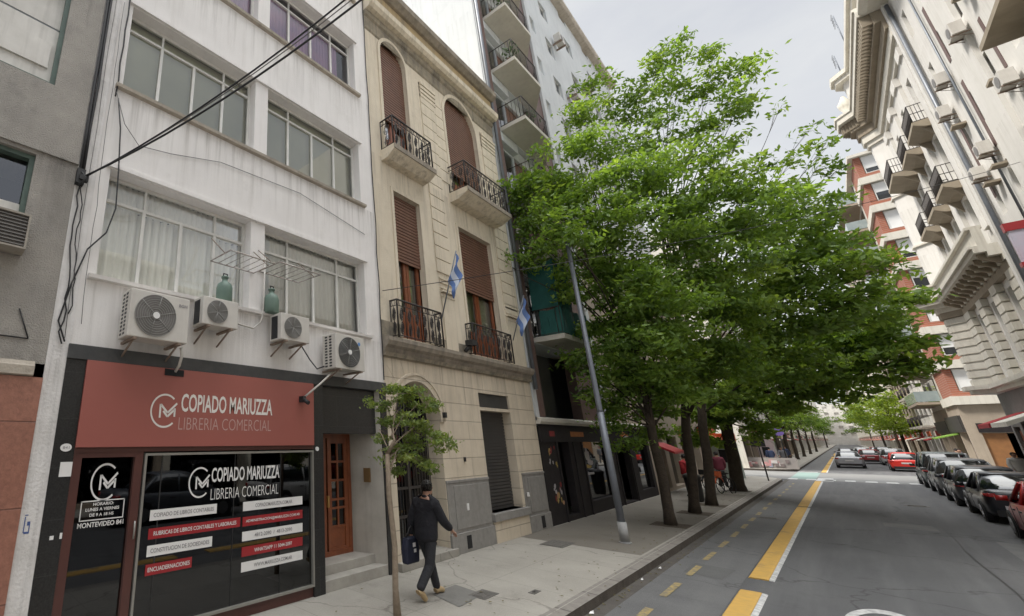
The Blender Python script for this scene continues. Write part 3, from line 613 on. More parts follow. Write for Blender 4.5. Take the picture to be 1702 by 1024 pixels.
# ---- air conditioners
def aircon(u0,u1,v0,v1,label,big,hub,dep=.34,w0=.10,fan='g',rows=2,side='slots'):
    o=empty('air_conditioner',(XL,(u0+u1)/2,v0),label,'air conditioner','split air conditioners under the first floor windows')
    mb=MB(); mb.box(u0,u1,v0,v1,w0,w0+dep,0,TL); b=mb.build('housing',E['aircon'],o,.012)
    r=(v1-v0)*(.44 if big else .40); cu=u0+r+.07; cv=(v0+v1)/2; W1=w0+dep
    mb=MB(); n=30
    mb.prism([(cu+r*math.cos(2*math.pi*i/n),cv+r*math.sin(2*math.pi*i/n)) for i in range(n)],W1+.001,W1+.006,TL); 
    f=mb.build('fan_grille',E['acgrill'] if fan=='g' else E['acdark'],o)
    mb=MB()
    for rr in [r*(k+1)/9 for k in range(9)]:
        mb.tube([TL(cu+rr*math.cos(2*math.pi*i/n),cv+rr*math.sin(2*math.pi*i/n),W1+.013) for i in range(n+1)],.0045,4,cap=False)
    for k in range(6):
        a=2*math.pi*k/6+.3; mb.tube([TL(cu,cv,W1+.015),TL(cu+r*math.cos(a),cv+r*math.sin(a),W1+.015)],.005,4)
    mb.build('guard_rings',mat('grey_guard',(.27,.265,.25),rough=.5),f)
    if hub:
        mb=MB(); mb.prism([(cu+.045*math.cos(2*math.pi*i/14),cv+.045*math.sin(2*math.pi*i/14)) for i in range(14)],W1+.014,W1+.03,TL); mb.build('fan_hub',E['paper'],f)
    mb=MB(); 
    if side=='slots':
        for k in range(11):
            v=v0+.05+k*(v1-v0-.1)/10
            for q in range(rows): x0=w0+.07+q*.11; mb.box(u0-.004,u0+.002,v-.014,v+.014,x0,x0+.06,0,TL)
    else: mb.box(u0-.004,u0+.002,v0+.03,v1-.04,w0+.04,w0+dep-.09,0,TL)
    mb.build('side_vent',E['acdark'],o)
    mb=MB()
    for u in (u0+.10,u1-.12):
        mb.cut(); mb.box(u-.02,u+.02,v0-.035,v0-.005,0,w0+dep+.03,0,TL); mb.tube([TL(u,v0-.22,.0),TL(u,v0-.03,w0+dep-.05)],.014,4)
    mb.build('bracket',E['rust'],o)
    return o,cu,cv,W1
o,cu,cv,W1=aircon(1.80,2.62,3.75,4.38,'largest air conditioner, leftmost in the row, with a white fan hub',True,True)
merge(mb:=MB(),text('BGH',TL,2.46,4.24,W1+.004,.045,.12,None,None,bold=.02)); mb.build('lettering',E['letterdark'],o)
aircon(2.84,3.44,4.09,4.51,'small air conditioner between the largest one and the shop sign pillar, second from the left',False,False,.30,side='d')
aircon(4.26,4.88,4.07,4.52,'small air conditioner below the right window band, third from the left',False,False,.30,side='d')
o,cu,cv,W1=aircon(5.46,6.22,3.72,4.35,'rightmost air conditioner, with a black fan and a blue sticker, above the entrance',True,True,.34,fan='d')
mb=MB(); mb.prism([(6.08+.035*math.cos(2*math.pi*i/14),4.22+.035*math.sin(2*math.pi*i/14)) for i in range(14)],W1+.001,W1+.003,TL); mb.build('sticker',mat('blue_sticker',(.10,.25,.55),rough=.5),o)
def thing_tube(name,P,r,mt,label,cat,group=None,n=5):
    mb=MB(); c=Vector(P[0]); 
    o=bpy.data.objects.new('x',None) if False else None
    mb.tube(P,r,n); ob=mb.build(name,mt); return tag(ob,label,cat,group)
thing_tube('drain_pipe',[TL(2.60,3.72,.30),TL(2.62,3.60,.30),TL(2.63,3.48,.22),TL(2.64,3.42,.10)],.022,E['aircon'],'short pale drain pipe bent into the red sign below the largest air conditioner','pipe','drain pipes of the air conditioners')
thing_tube('drain_pipe',[TL(5.60,3.70,.24),TL(5.30,3.45,.20),TL(5.0,3.20,.10)],.018,E['aircon'],'pale drain pipe slanting from the rightmost air conditioner to the red sign','pipe','drain pipes of the air conditioners')
mb=MB(); mb.box(4.93,5.0,3.12,3.22,.06,.16,0,TL); mb.tube([TL(4.965,3.17,.12),TL(4.99,3.10,.24)],.035,10); tag(mb.build('security_camera',E['blackpl']),'small black camera at the upper right corner of the red shop sign','camera')
thing_tube('aircon_hose',[TL(4.88,4.05,.2),TL(5.1,3.86,.15),TL(5.3,3.72,.12),TL(5.46,3.78,.14)],.012,E['cable'],'thin dark hose sagging between the two right hand air conditioners','hose')
thing_tube('aircon_hose',[TL(3.44,4.30,.12),TL(3.7,4.28,.06),TL(3.95,4.26,.06),TL(4.1,4.40,.06),TL(4.14,4.62,.06),TL(4.16,5.6,.05)],.016,E['aircon'],'white hose running from the second air conditioner up the pier between the windows','hose')
# gas bottles and clothes racks
def bottle(u,v,label):
    rr=[(.11,.0),(.13,.03),(.13,.24),(.11,.31),(.06,.35),(.045,.37),(.045,.41),(.06,.415),(.06,.44)]
    o=empty('gas_bottle',TL(u,v,.05),label,'gas bottle','green bottles on the window sill'); mb=MB()
    mb.loft([[(XL+.10+r*math.cos(2*math.pi*i/14),u+r*math.sin(2*math.pi*i/14),v+z) for i in range(14)] for r,z in rr if r>0]); mb.build('body',E['green'],o)
    mb=MB(); mb.tube([(XL+.10,u-.03,v+.43),(XL+.10,u-.03,v+.49),(XL+.10,u+.04,v+.49),(XL+.10,u+.04,v+.43)],.012,5); mb.build('valve',E['blackpl'],o)
bottle(3.35,4.56,'green gas bottle on the sill, left of the white pier'); bottle(4.28,4.56,'green gas bottle on the sill, right of the white pier')
def rack(u0,u1,v,w0,w1,label):
    o=empty('drying_rack',TL((u0+u1)/2,v,.1),label,'clothes rack','folding clothes racks outside the first floor windows'); mb=MB()
    frame=[TL(u0,v,w1),TL(u1,v,w1),TL(u1,v+.02,w0),TL(u0,v+.02,w0),TL(u0,v,w1)]; mb.tube(frame,.013,5)
    for k in range(1,6): t=k/6; mb.tube([TL(u0+(u1-u0)*t,v,w1),TL(u0+(u1-u0)*t,v+.02,w0)],.006,4)
    mb.build('frame',mat('rack_metal',(.45,.44,.42),(.28,.22,.18),9,.5,metal=.3),o)
    mb=MB(); 
    for u in (u0,u1): mb.tube([TL(u,v+.42,.0),TL(u,v,w1*.75)],.008,4)
    mb.build('stay',E['rust'],o)
rack(3.12,3.95,5.22,.02,.62,'rusty folding clothes rack left of the white pier'); rack(4.05,4.95,5.28,.02,.62,'pale folding clothes rack right of the white pier')
# ---- cables down the left pier
def wob(u,v0,v1,w,a=.03,n=14,du=0.): return [TL(u+du*i/n+random.uniform(-a,a),v0+(v1-v0)*i/n,w+random.uniform(0,.02)) for i in range(n+1)]
gcab='cables running down the edge of the white building'
for i,(u,v0,v1,a,r,du,lb) in enumerate(((1.07,18,5.9,.008,.024,0,'thick black cable bundle running down the grey and white building joint'),
  (1.13,18,5.95,.008,.020,-.02,'second thick black cable just right of the bundle on the joint'),(1.38,12.5,7.4,.012,.013,0,'black cable down the left jamb of the upper window band'),
  (1.19,12,3.7,.012,.0045,0,'thin grey cable at the centre of the white pier'),(1.30,9.2,3.9,.012,.0045,.05,'thin grey cable on the right half of the white pier'),
  (1.10,5.9,3.62,.03,.010,.05,'black cable from the junction box down to the shop lintel'),(1.12,5.85,4.0,.03,.008,.10,'wavy black cable hanging below the junction box'))):
    thing_tube('wall_cable',wob(u,v0,v1,.028,a,16,du),r,E['cablegr'] if r<.006 else E['cable'],lb,'cable',gcab)
thing_tube('wall_cable',[TL(1.42,7.4,.03),TL(1.5,6.9,.05),TL(1.55,6.2,.06),TL(1.58,5.6,.06),TL(1.50,5.2,.06),TL(1.3,4.9,.05),TL(1.18,4.4,.03),TL(1.10,3.9,.03),TL(1.2,3.65,.05)],.011,E['cable'],'loose black cable crossing the corner of the first floor window','cable',gcab)
thing_tube('wall_cable',[TL(1.36,7.42,.12),TL(1.55,7.0,.05),TL(1.8,6.75,.03),TL(2.3,6.85,.02),TL(3.2,7.1,.02),TL(5.,7.2,.02),TL(6.9,6.9,.02)],.006,E['cablegr'],'thin grey cable looping across the white wall below the second floor sill','cable',gcab)
thing_tube('wall_cable',wob(7.27,18,3.7,.02,.012,20),.012,E['cable'],'black cable down the joint with the beige building','cable',gcab)
mb=MB(); mb.box(1.03,1.13,5.78,6.0,.01,.10,0,TL); mb.box(1.06,1.17,5.83,5.90,.05,.13,0,TL); mb.tube([TL(1.08,5.95,.1),TL(1.14,5.86,.13),TL(1.06,5.74,.08)],.014,5); tag(mb.build('cable_clamp',E['blackpl']),'black cable junction clamp at the left edge of the white building','junction box')
def sag(A,B,s,n=24): return [tuple(Vector(A).lerp(Vector(B),i/n)+Vector((0,0,-s*4*(i/n)*(1-i/n)))) for i in range(n+1)]
gc='overhead cables rising from the clamp on the white building'
def para(A,Bp,s_,t1,n=34): return [tuple(Vector(A)+(Vector(Bp)-Vector(A))*t+Vector((0,0,-s_*4*t*(1-t)))) for t in [t1*i/n for i in range(n+1)]]
thing_tube('overhead_cable',para((-5.78,1.12,5.90),(3,6.5,13.5),1.3,1.36),.014,E['cable'],'lower thick overhead cable rising from the clamp over the window bands','cable',gc)
thing_tube('overhead_cable',para((-5.76,1.14,5.90),(3,6.38,13.66),1.20,1.36),.012,E['cable'],'upper overhead cable of the pair rising from the clamp','cable',gc)
thing_tube('overhead_cable',para((-5.77,1.13,5.91),(3,6.45,13.54),1.22,1.36),.007,E['cablegr'],'thin overhead wire between the two thick cables from the clamp','cable',gc)
thing_tube('overhead_cable',sag((-5.80,7.34,5.66),(6.25,27.95,11.85),.35),.009,E['cable'],'single thin wire spanning the whole street through the tree crown','cable')

for i,(x,y,lb) in enumerate(((-3.0,8.3,'white scrap of paper lying in the gutter at the bottom of the photo'),(-2.96,12.1,'small pale scrap of paper in the gutter beside the lamp post'),(-2.98,10.9,'tiny pale scrap in the gutter between the two larger papers'))):
    mb=MB(); s_=.03-.006*i; mb.face([(x-s_,y-s_,.012),(x+s_,y-s_*.6,.02),(x+s_*.7,y+s_,.014),(x-s_*.8,y+s_*.8,.03)]); mb.face([(x-s_*.8,y+s_*.8,.03),(x+s_*.7,y+s_,.014),(x+s_*.4,y+s_*1.6,.045)]); tag(mb.build('paper_scrap',E['paper']),lb,'litter','paper scraps in the gutter')
P=[]
mb=MB()
for i in range(420):
    k=random.random()
    x=random.choice((random.uniform(-3.05,-2.80),random.uniform(-3.9,-3.2),random.uniform(-5.7,-3.3),random.gauss(-3.0,.12))); y=random.uniform(5,34); z=.168 if x<-3.06 else .018
    a=random.uniform(0,6.3); l=random.uniform(.018,.040); b=l*.45; c_,s_=math.cos(a),math.sin(a)
    mb.face([(x-c_*l,y-s_*l,z),(x+s_*b,y-c_*b,z+.006),(x+c_*l,y+s_*l,z+.002),(x-s_*b,y+c_*b,z+.008)])
tag(mb.build('fallen_leaves',mat('dry_leaves',(.16,.11,.04),(.09,.10,.03),30,.9)),kind='stuff')

def rcover(x,y,r,label):
    mb=MB(); mb.prism([(x+r*math.cos(t*.2618),y+r*math.sin(t*.2618)) for t in range(24)],.004,.010,plain)
    for k in range(-2,3): mb.box(x-r*.7,x+r*.7,y+k*r*.3-.01,y+k*r*.3+.01,.010,.014)
    return tag(mb.build('manhole_cover',E['cover']),label,'manhole cover','round covers in the road')
rcover(1.3,31,.32,'round iron cover in the traffic lane well before the crossing'); rcover(-2.2,22.5,.28,'round iron cover in the bike lane beside the big trees')
q=[]
for i in range(26): y=6+i*1.5; q.append([(1.28+.03*math.sin(i*1.3),y),(1.31+.03*math.sin(i*1.3),y),(1.31+.03*math.sin((i+1)*1.3),y+1.5),(1.28+.03*math.sin((i+1)*1.3),y+1.5)])
marks('road_seam',q,.005,mat('tar_seam',(.022,.022,.023),rough=.6))
marks('road_patch',[rq(1.9,3.6,18.5,21.8,.06),rq(.2,1.2,23,24.2,.05)],.0045,mat('sunlit_patch',(.15,.15,.148),(.10,.10,.10),1.4,.9,.4,90))  # pale patches painted for sunlight falling on the right of the road

# ================================================================ LEFT: beige house with arched windows
H=empty('townhouse',(XL,10.8,0),'beige three storey house with arched shuttered windows and two flags','building')
Y0,Y1=7.30,14.38
opsU=[(7.90,9.05,9.48,13.40,'arch'),(11.02,12.98,9.48,13.45,'arch'),(8.05,9.15,4.72,8.48),(11.05,12.95,4.72,8.48)]
opsG=[(7.52,9.22,.15,3.76,'arch',.42),(11.12,12.80,.80,3.25,'r',.28),(11.12,12.80,3.33,3.70,'r',.08)]
mb=MB(); wall(mb,TL,Y0,Y1,4.50,13.2,opsU,.14); shell(mb,TL,Y0,Y1,0,14.9,XB); mb.build('wall',E['beige'],H)
mb=MB(); wall(mb,TL,Y0,Y1,.15,4.30,opsG,.3,.0); mb.build('ground_floor_wall',E['beigeblk'],H)
mb=MB(); mb.face([TL(Y0,0,-1.5),TL(Y1,0,-1.5),TL(Y1,14,-1.5),TL(Y0,14,-1.5)]); mb.build('interior',E['dark'],H)
mb=MB(); mb.profile([(0,13.2),(.03,13.25),(.03,13.62),(.08,13.66),(.10,13.80),(0,13.80)],Y0,Y1,TL); mb.build('frieze',E['frieze'],H)
mb=MB(); mb.profile([(0,13.80),(.22,13.82),(.30,13.90),(.32,14.05),(.26,14.10),(0,14.12)],Y0,Y1+.02,TL); mb.build('cornice',E['beige'],H)
mb=MB(); mb.profile([(-.3,14.12),(.12,14.12),(.12,14.70),(-.3,14.70)],Y0,Y1,TL); mb.build('parapet',E['yellowp'],H)
mb=MB(); mb.profile([(-.4,14.70),(.20,14.70),(.34,14.80),(.36,14.97),(-.4,15.0)],Y0-.02,Y1+.03,TL); mb.build('coping',E['ledge'],H)
# floor ledge, thickened under each low railing
mb=MB(); mb.profile([(0,4.30),(.05,4.30),(.09,4.40),(.16,4.45),(.20,4.54),(.20,4.62),(0,4.66)],Y0,Y1,TL); mb.build('ledge',E['ledge'],H)
mb=MB(); mb.profile([(.0,4.22),(.06,4.22),(.10,4.30),(0,4.31)],Y0,Y1,TL); mb.profile([(0,4.62),(.03,4.66),(.03,5.0),(0,5.02)],Y0,7.95,TL); mb.profile([(0,4.62),(.03,4.66),(.03,4.9),(0,4.92)],9.3,10.95,TL); mb.build('moulding',E['frieze'],H)
# quoin joints and pilaster strips
mb=MB()
def quoin(u0,u1,v0,v1,w=.03,h=.385,gap=.03):
    v=v0
    mb.cut()
    while v<v1-.05: mb.box(u0,u1,v,min(v+h-gap,v1),-.01,w,0,TL); v+=h
quoin(9.72,10.42,6.75,12.95); quoin(13.35,14.30,6.2,12.95); quoin(10.42,10.95,9.8,12.6,.018) 
mb.build('quoins',E['beige'],H); mb=MB(); mb.box(9.80,10.35,4.66,6.15,-.01,.035,0,TL); mb.cut(); mb.box(13.40,14.30,4.66,6.15,-.01,.035,0,TL)
mb.build('pilaster',E['beige'],H); mb=MB()
for u0,u1 in ((9.78,10.40),(13.38,14.2)):
    mb.cut()
    for v,w in ((6.18,.10),(6.28,.06),(6.06,.05),(6.45,.03),(6.56,.03)): mb.box(u0,u1,v,v+.05,-.01,w,0,TL)
for u0,u1,v in ((9.72,10.5,12.35),(13.35,14.3,12.35)):
    mb.cut()
    for k in range(4): mb.box(u0,u1,v+.14*k,v+.10+.14*k,-.01,.045+.012*k,0,TL)
mb.build('capital',E['beige'],H)
# arch mouldings
def archring(mb,a,b,d,t,w0,w1,legs=0,m=0):
    I=arcpts(a,b,d,20); O=arcpts(a-t,b+t,d+t,20)
    for i in range(20):
        P=[I[i],I[i+1],O[i+1],O[i]]; mb.prism(P,w0,w1,TL,m)
    if legs: sp=d-(b-a)/2; mb.box(a-t,a,legs,sp,w0,w1,m,TL); mb.box(b,b+t,legs,sp,w0,w1,m,TL)
mb=MB(); archring(mb,7.90,9.05,13.40,.10,-.01,.035,9.5); mb.cut(); archring(mb,11.02,12.98,13.45,.12,-.01,.035,9.5)
for a,b,c,d in opsU[2:]:
    mb.cut(); mb.box(a-.09,a,c,d+.09,-.01,.03,0,TL); mb.box(b,b+.09,c,d+.09,-.01,.03,0,TL); mb.box(a,b,d,d+.09,-.01,.03,0,TL)
mb.build('window_surround',E['beige'],H)
mb=MB(); archring(mb,7.52,9.22,3.76,.13,-.01,.05); archring(mb,7.39,9.35,3.89,.05,-.01,.07)
for i in range(9):                                  # voussoir joints
    a=math.pi*(i+.5)/9; c=(7.52+9.22)/2; r=.85
    mb.prism([(c+math.cos(a+s)*(r+k),2.91+math.sin(a+s)*(r+k)) for s,k in ((-.006,.2),(.006,.2),(.004,.62),(-.004,.62))],0,.004,TL)
mb.build('arch_moulding',E['beigeblk'],H)
# dado
mb=MB()
for u0,u1 in ((9.24,11.10),(12.96,14.36)):
    mb.cut()
    mb.box(u0,u1,.55,1.58,-.01,.02,0,TL); mb.box(u0-.01,u1+.01,1.58,1.64,-.01,.035,0,TL); mb.box(u0-.02,u1+.02,.15,.55,-.01,.05,0,TL)
    mb.box(u0+.26,u1-.12,.62,1.52,.02,.035,0,TL)
mb.build('dado',E['graydado'],H,.008)
mb=MB(); mb.box(11.10,12.96,.15,.62,-.01,.06,0,TL); mb.build('plinth',E['beigeblk'],H); 
mb=MB(); mb.box(11.05,13.0,.62,.80,-.25,.11,0,TL); mb.build('window_sill',E['graydado'],H,.008)
mb=MB(); mb.box(9.80,9.98,.22,.48,.05,.06,0,TL); mb.cut(); mb.box(13.7,13.9,.2,.5,.05,.06,0,TL); mb.build('vent_grate',E['dark'],H)
mb=MB(); mb.box(9.95,10.03,.98,1.12,.03,.05,0,TL); mb.cut(); mb.box(13.02,13.08,1.05,1.15,.05,.09,0,TL); mb.build('utility_box',E['paper'],H)
mb=MB(); mb.box(10.08,10.13,2.02,2.12,.0,.04,0,TL); mb.cut(); mb.box(9.28,9.36,3.0,3.12,.05,.12,0,TL); mb.build('doorbell',E['blackpl'],H)
mb=MB(); mb.box(7.4,9.36,.15,.30,-.6,.10,0,TL); mb.build('doorstep',E['pave'],H,.01)
def shutters(a,b,c,d,bot,arch,door=True):
    mb=MB(); n=int((d-bot)/.085)
    for i in range(n):
        v=bot+i*(d-bot)/n; v1=v+(d-bot)/n*.72; aa,bb=a,b
        if arch:
            r=(b-a)/2; sp=d-r
            if v1>sp:
                h=math.sqrt(max(0,r*r-(v1-sp)**2)); aa,bb=(a+b)/2-h,(a+b)/2+h
            if bb-aa<.03: continue
        mb.box(aa,bb,v,v1,-.125,-.095,0,TL)
    P=(arcpts(a,b,d,18)+[(b,bot),(a,bot)]) if arch else [(a,bot),(a,d),(b,d),(b,bot)]
    mb.face([TL(u,v,-.122) for u,v in P]); s=mb.build('roller_shutter',E['shutter'],H)
    if door:
        mb=MB(); k=(a+b)/2
        for u0,u1 in ((a+.02,k-.01),(k+.01,b-.02)):
            frame_rect(mb,TL,u0,u1,c,min(bot+.3,d),.10,-.22,-.16); mb.box(u0+.1,u1-.1,c+.1,c+.7,-.21,-.17,0,TL)
        f=mb.build('french_door',E['wood'],H)
        mb=MB(); mb.face([TL(a,c+.6,-.2),TL(b,c+.6,-.2),TL(b,bot+.3,-.2),TL(a,bot+.3,-.2)]); mb.build('pane',E['glassd'],f)
        mb=MB(); folds(mb,TL,a,b,c+.6,bot+.2,-.34,9,.02); mb.build('curtain',E['curtgrey'],f)
shutters(7.90,9.05,9.48,13.40,10.72,True); shutters(11.02,12.98,9.48,13.45,10.45,True)
shutters(8.05,9.15,4.72,8.48,6.67,False); shutters(11.05,12.95,4.72,8.48,6.58,False)
mb=MB()
for i in range(30): v=.80+i*.0815; mb.box(11.12,12.80,v,v+.066,-.27,-.235,0,TL)
mb.face([TL(11.12,.8,-.265),TL(12.8,.8,-.265),TL(12.8,3.25,-.265),TL(11.12,3.25,-.265)]); mb.build('metal_shutter',E['metalshut'],H)
mb=MB(); mb.box(11.12,12.80,3.34,3.69,-.09,-.05,0,TL); mb.build('shutter_box',E['metalshut'],H)
# iron and glass street door
mb=MB(); P=arcpts(7.52,9.22,3.76,20)
mb.tube([TL(u,v,-.36) for u,v in P],.035,4,cap=False); mb.box(7.52,9.22,2.78,2.88,-.40,-.34,0,TL); mb.box(8.33,8.41,.3,2.8,-.40,-.33,0,TL)
for u in np.arange(7.62,9.2,.105):
    if abs(u-8.37)<.05: continue
    r=.85; top=2.91+math.sqrt(max(.01,r*r-(u-8.37)**2)); mb.tube([TL(u,.3,-.355),TL(u,top,-.355)],.011,4)
for v in (.32,.95,1.5): mb.box(7.52,9.22,v,v+.05,-.38,-.34,0,TL)
for k in range(3):
    for s in (-1,1): c=8.37+s*(.28+.22*k); mb.tube([TL(c+.09*math.cos(t*.6),3.15+.09*math.sin(t*.6),-.35) for t in range(11)],.009,4)
dd=mb.build('iron_door',E['iron'],H)
mb=MB(); mb.face([TL(u,v,-.40) for u,v in P]+[TL(9.22,.15,-.40),TL(7.52,.15,-.40)]); mb.build('pane',E['shopglass'],dd)
# wrought balconies
def scrollrail(mb,P,z0,z1,pitch=.30,r=.010):
    """P list of (x,y) corners; ornate bars with scrolls between rails"""
    for i in range(len(P)-1):
        a=Vector(P[i]+(0,)); b=Vector(P[i+1]+(0,)); d=b-a; Ln=d.length; d=d/Ln
        def q(s,z): p=a+d*s; return (p.x,p.y,z)
        for z,rr in ((z0+.05,.012),(z1,.022),(z1-.13,.010)): mb.tube([q(0,z),q(Ln,z)],rr,5)
        mb.tube([q(0,z0),q(0,z1)],.020,5); mb.tube([q(Ln,z0),q(Ln,z1)],.020,5)
        n=max(1,round(Ln/pitch)); pw=Ln/n; h=z1-.13-z0-.05
        for k in range(n):
            s=pw*k; c=s+pw/2
            mb.tube([q(s,z0),q(s,z1)],r,4)
            for zc,rad in ((z0+.05+h*.25,.36),(z0+.05+h*.72,.40)):
                for sg in (-1,1):
                    mb.tube([q(c+sg*pw*rad*(1-.07*t)*math.cos(t*.75)*.6,zc+sg*h*.25*(1-.06*t)*math.sin(t*.75)) for t in range(12)],.0085,4)
            mb.tube([q(c,z0+.05),q(c,z1-.13)],.007,4)
            for t in (.25,.75): mb.tube([q(s+pw*t-.03,z1-.13),q(s+pw*t,z1-.01),q(s+pw*t+.03,z1-.13)],.006,4)
def balcony(u0,u1,v,proj,zr,lbl=None):
    mb=MB(); w=proj
    prof=[(0,v-.14),(w*.45,v-.13),(w*.8,v-.04),(w,v+.02),(w,v+.15),(0,v+.16)]
    mb.profile(prof,u0,u1,TL); b=mb.build('balcony',E['beige'],H)
    mb=MB(); mb.profile([(w+.003,v+.01),(w+.02,v+.02),(w+.02,v+.15),(w+.003,v+.16)],u0-.01,u1+.01,TL); mb.build('slab_edge',E['ledge'],b)
    mb=MB(); x=XL+w-.05; scrollrail(mb,[(XL,u0+.05),(x,u0+.05),(x,u1-.05),(XL,u1-.05)],v+.16,zr); mb.build('railing',E['iron'],b)
balcony(7.68,9.46,9.32,.42,10.34); balcony(10.80,13.45,9.32,.58,10.36)
for u0,u1 in ((7.66,9.40),(10.86,13.08)):
    mb=MB(); x=XL+.19; scrollrail(mb,[(XL,u0),(x,u0),(x,u1),(XL,u1)],4.64,5.50); mb.build('window_railing',E['iron'],H)
mb=MB(); mb.tube([TL(10.5,4.7,.12),TL(10.62,4.86,.22)],.05,8); mb.box(10.5,10.72,4.84,4.98,.14,.34,0,TL); tag(mb.build('floodlight',E['blackpl']),'black floodlight standing on the ledge between the two low railings','lamp')
# flags
def flag(u,z,label,tall,lean):
    o=empty('flag',TL(u,z,.2),label,'flag','flags hanging from the beige house')
    A=Vector(TL(u-.02,z,.2)); B=A+Vector((.42,lean,tall)); mb=MB(); mb.tube([A,B],.016,6); mb.build('pole',E['steel'],o)
    bands=['sky','mid','sky']; mb=MB(); n,k=9,12; d=(B-A).normalized()
    P=[]
    for i in range(n+1):
        for j in range(k+1):
            t=i/n; s=j/k; top=B-d*(.05+t*.78); 
            drop=Vector((.03*math.sin(s*7+t*4)+.05*s, .05*math.sin(s*9+t*5)+.16*s*(1-t)*(.5), -s*(.62 if t<.9 else .5)*1.))
            P.append(top*(1)+drop*(.35+.65*(1-.2*t)))
    b=mb.pts(P)
    for i in range(n):
        for j in range(k):
            a=b+i*(k+1)+j; mb.f.append((a,a+1,a+k+2,a+k+1)); mb.m.append(1 if n/3<=i<2*n/3 else 0); mb.sm.append(True)
    mb.build('cloth',[mat('flag_blue_cloth',(.12,.20,.42),(.09,.15,.33),4,.9),mat('flag_white_cloth',(.48,.52,.60),rough=.9)],o)
flag(9.42,5.35,'blue and white flag on a leaning pole beside the narrow shuttered window',1.75,.28)
flag(13.2,5.35,'blue and white flag on a pole beside the wide shuttered window',1.35,.2)

# ================================================================ LEFT: tall bluish white block with balconies
B=empty('apartment_building',(XL,25,0),'tall bluish white apartment block with stacked corner balconies and dark pub below','building')
Y0,Y1=14.38,38.
zs=[2.98+2.78*i for i in range(10)]       # balcony slab undersides ~ 5.75, 8.5, ...
ops=[]
for i in range(9):
    z=5.86+2.79*i-0.0
    if i>0: ops.append((21.25,21.95,z+1.25-.2,z+2.05)); 
    if i>0: ops+= [(23.5,24.6,z+1.0,z+2.1),(27.4,28.6,z+1.0,z+2.1),(31.6,32.8,z+1.0,z+2.1),(35.4,36.4,z+1.0,z+2.1)]
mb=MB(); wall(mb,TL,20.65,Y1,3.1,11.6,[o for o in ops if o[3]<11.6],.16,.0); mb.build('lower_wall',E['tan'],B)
mb=MB(); wall(mb,TL,20.65,Y1,11.6,29.6,[o for o in ops if o[3]>11.6],.16,.0); shell(mb,TL,Y0,Y1,0,30.1,XB)
mb.box(20.62,21.02,3.1,29.6,-.01,.10,0,TL); mb.box(14.40,14.62,3.1,30.1,-.3,.05,0,TL)
mb.build('wall',E['tallw'],B)
mb=MB(); mb.profile([(0,29.6),(.35,29.65),(.45,29.8),(.45,30.05),(-.2,30.12),(-.2,29.6)],14.4,Y1,TL); mb.build('cornice',E['trimdirt'],B)
mb=MB(); mb.tube([TL(14.43,4,.14),TL(14.43,30.,.14)],.06,8); mb.build('downpipe',E['steel'],B)
mb=MB(); mb.box(14.62,15.15,3.1,29.6,-.02,.02,0,TL); mb.cut(); mb.box(18.55,20.62,3.1,29.6,-.35,-.02,0,TL); mb.build('tiled_strip',E['brownt'],B)
mb=MB(); mb.face([TL(14.4,3,-1.4),TL(Y1,3,-1.4),TL(Y1,29,-1.4),TL(14.4,29,-1.4)]); mb.face([TL(15.15,3,-.9),TL(18.6,3,-.9),TL(18.6,29.6,-.9),TL(15.15,29.6,-.9)]); mb.build('interior',E['room'],B)
for o_ in ops:
    a,b,c,d=o_; mb=MB(); frame_rect(mb,TL,a,b,c,d,.05,-.15,-.11); mb.box((a+b)/2-.02,(a+b)/2+.02,c,d,-.15,-.115,0,TL)
    f=mb.build('window',E['winfr'],B); mb=MB(); mb.face([TL(a,c,-.13),TL(b,c,-.13),TL(b,d,-.13),TL(a,d,-.13)]); mb.build('pane',E['glassd'],f)
bal_root=None
for i in range(9):
    z=5.62+2.79*i
    mb=MB(); mb.prism([(15.28,-.9),(15.28,.92),(17.6,.95),(19.3,.0),(19.3,-.9)],z,z+.16,lambda u,v,w:TL(u,w,v)); 
    b=mb.build('balcony',E['balc'],B)
    mb=MB(); P=[(XL,15.34),(XL+.87,15.34),(XL+.89,17.55),(XL+.05,19.1)]
    for k in range(3):
        a=Vector(P[k]+(0,)); c=Vector(P[k+1]+(0,)); n=max(2,int((c-a).length/.11))
        for t in range(n+1): p=a.lerp(c,t/n); mb.tube([(p.x,p.y,z+.16),(p.x,p.y,z+1.08)],.0085 if t%6 else .016,4)
        for zz in (z+.22,z+1.08): mb.tube([(a.x,a.y,zz),(c.x,c.y,zz)],.018,5)
    mb.build('railing',E['iron'],b)
    mb=MB(); frame_rect(mb,TL,15.3,16.6,z+.3,z+2.3,.07,-.3,-.2); mb.box(15.2,16.62,z+2.35,z+2.79,-.3,.0,0,TL); mb.box(16.62,18.55,z+2.3,z+2.79,-.3,-.2,0,TL)
    mb.box(15.2,18.6,z-.02,z+.02,-.9,.0,0,TL)
    f=mb.build('balcony_window',E['tallw'],B)
    mb=MB(); mb.face([TL(15.3,z+.3,-.26),TL(16.6,z+.3,-.26),TL(16.6,z+2.3,-.26),TL(15.3,z+2.3,-.26)]); mb.build('pane',E['glassd'],f)
    mb=MB(); mb.box(16.75,18.45,z+.16,z+2.3,-.38,-.32,0,TL); mb.build('balcony_door',E['shutter'],B)
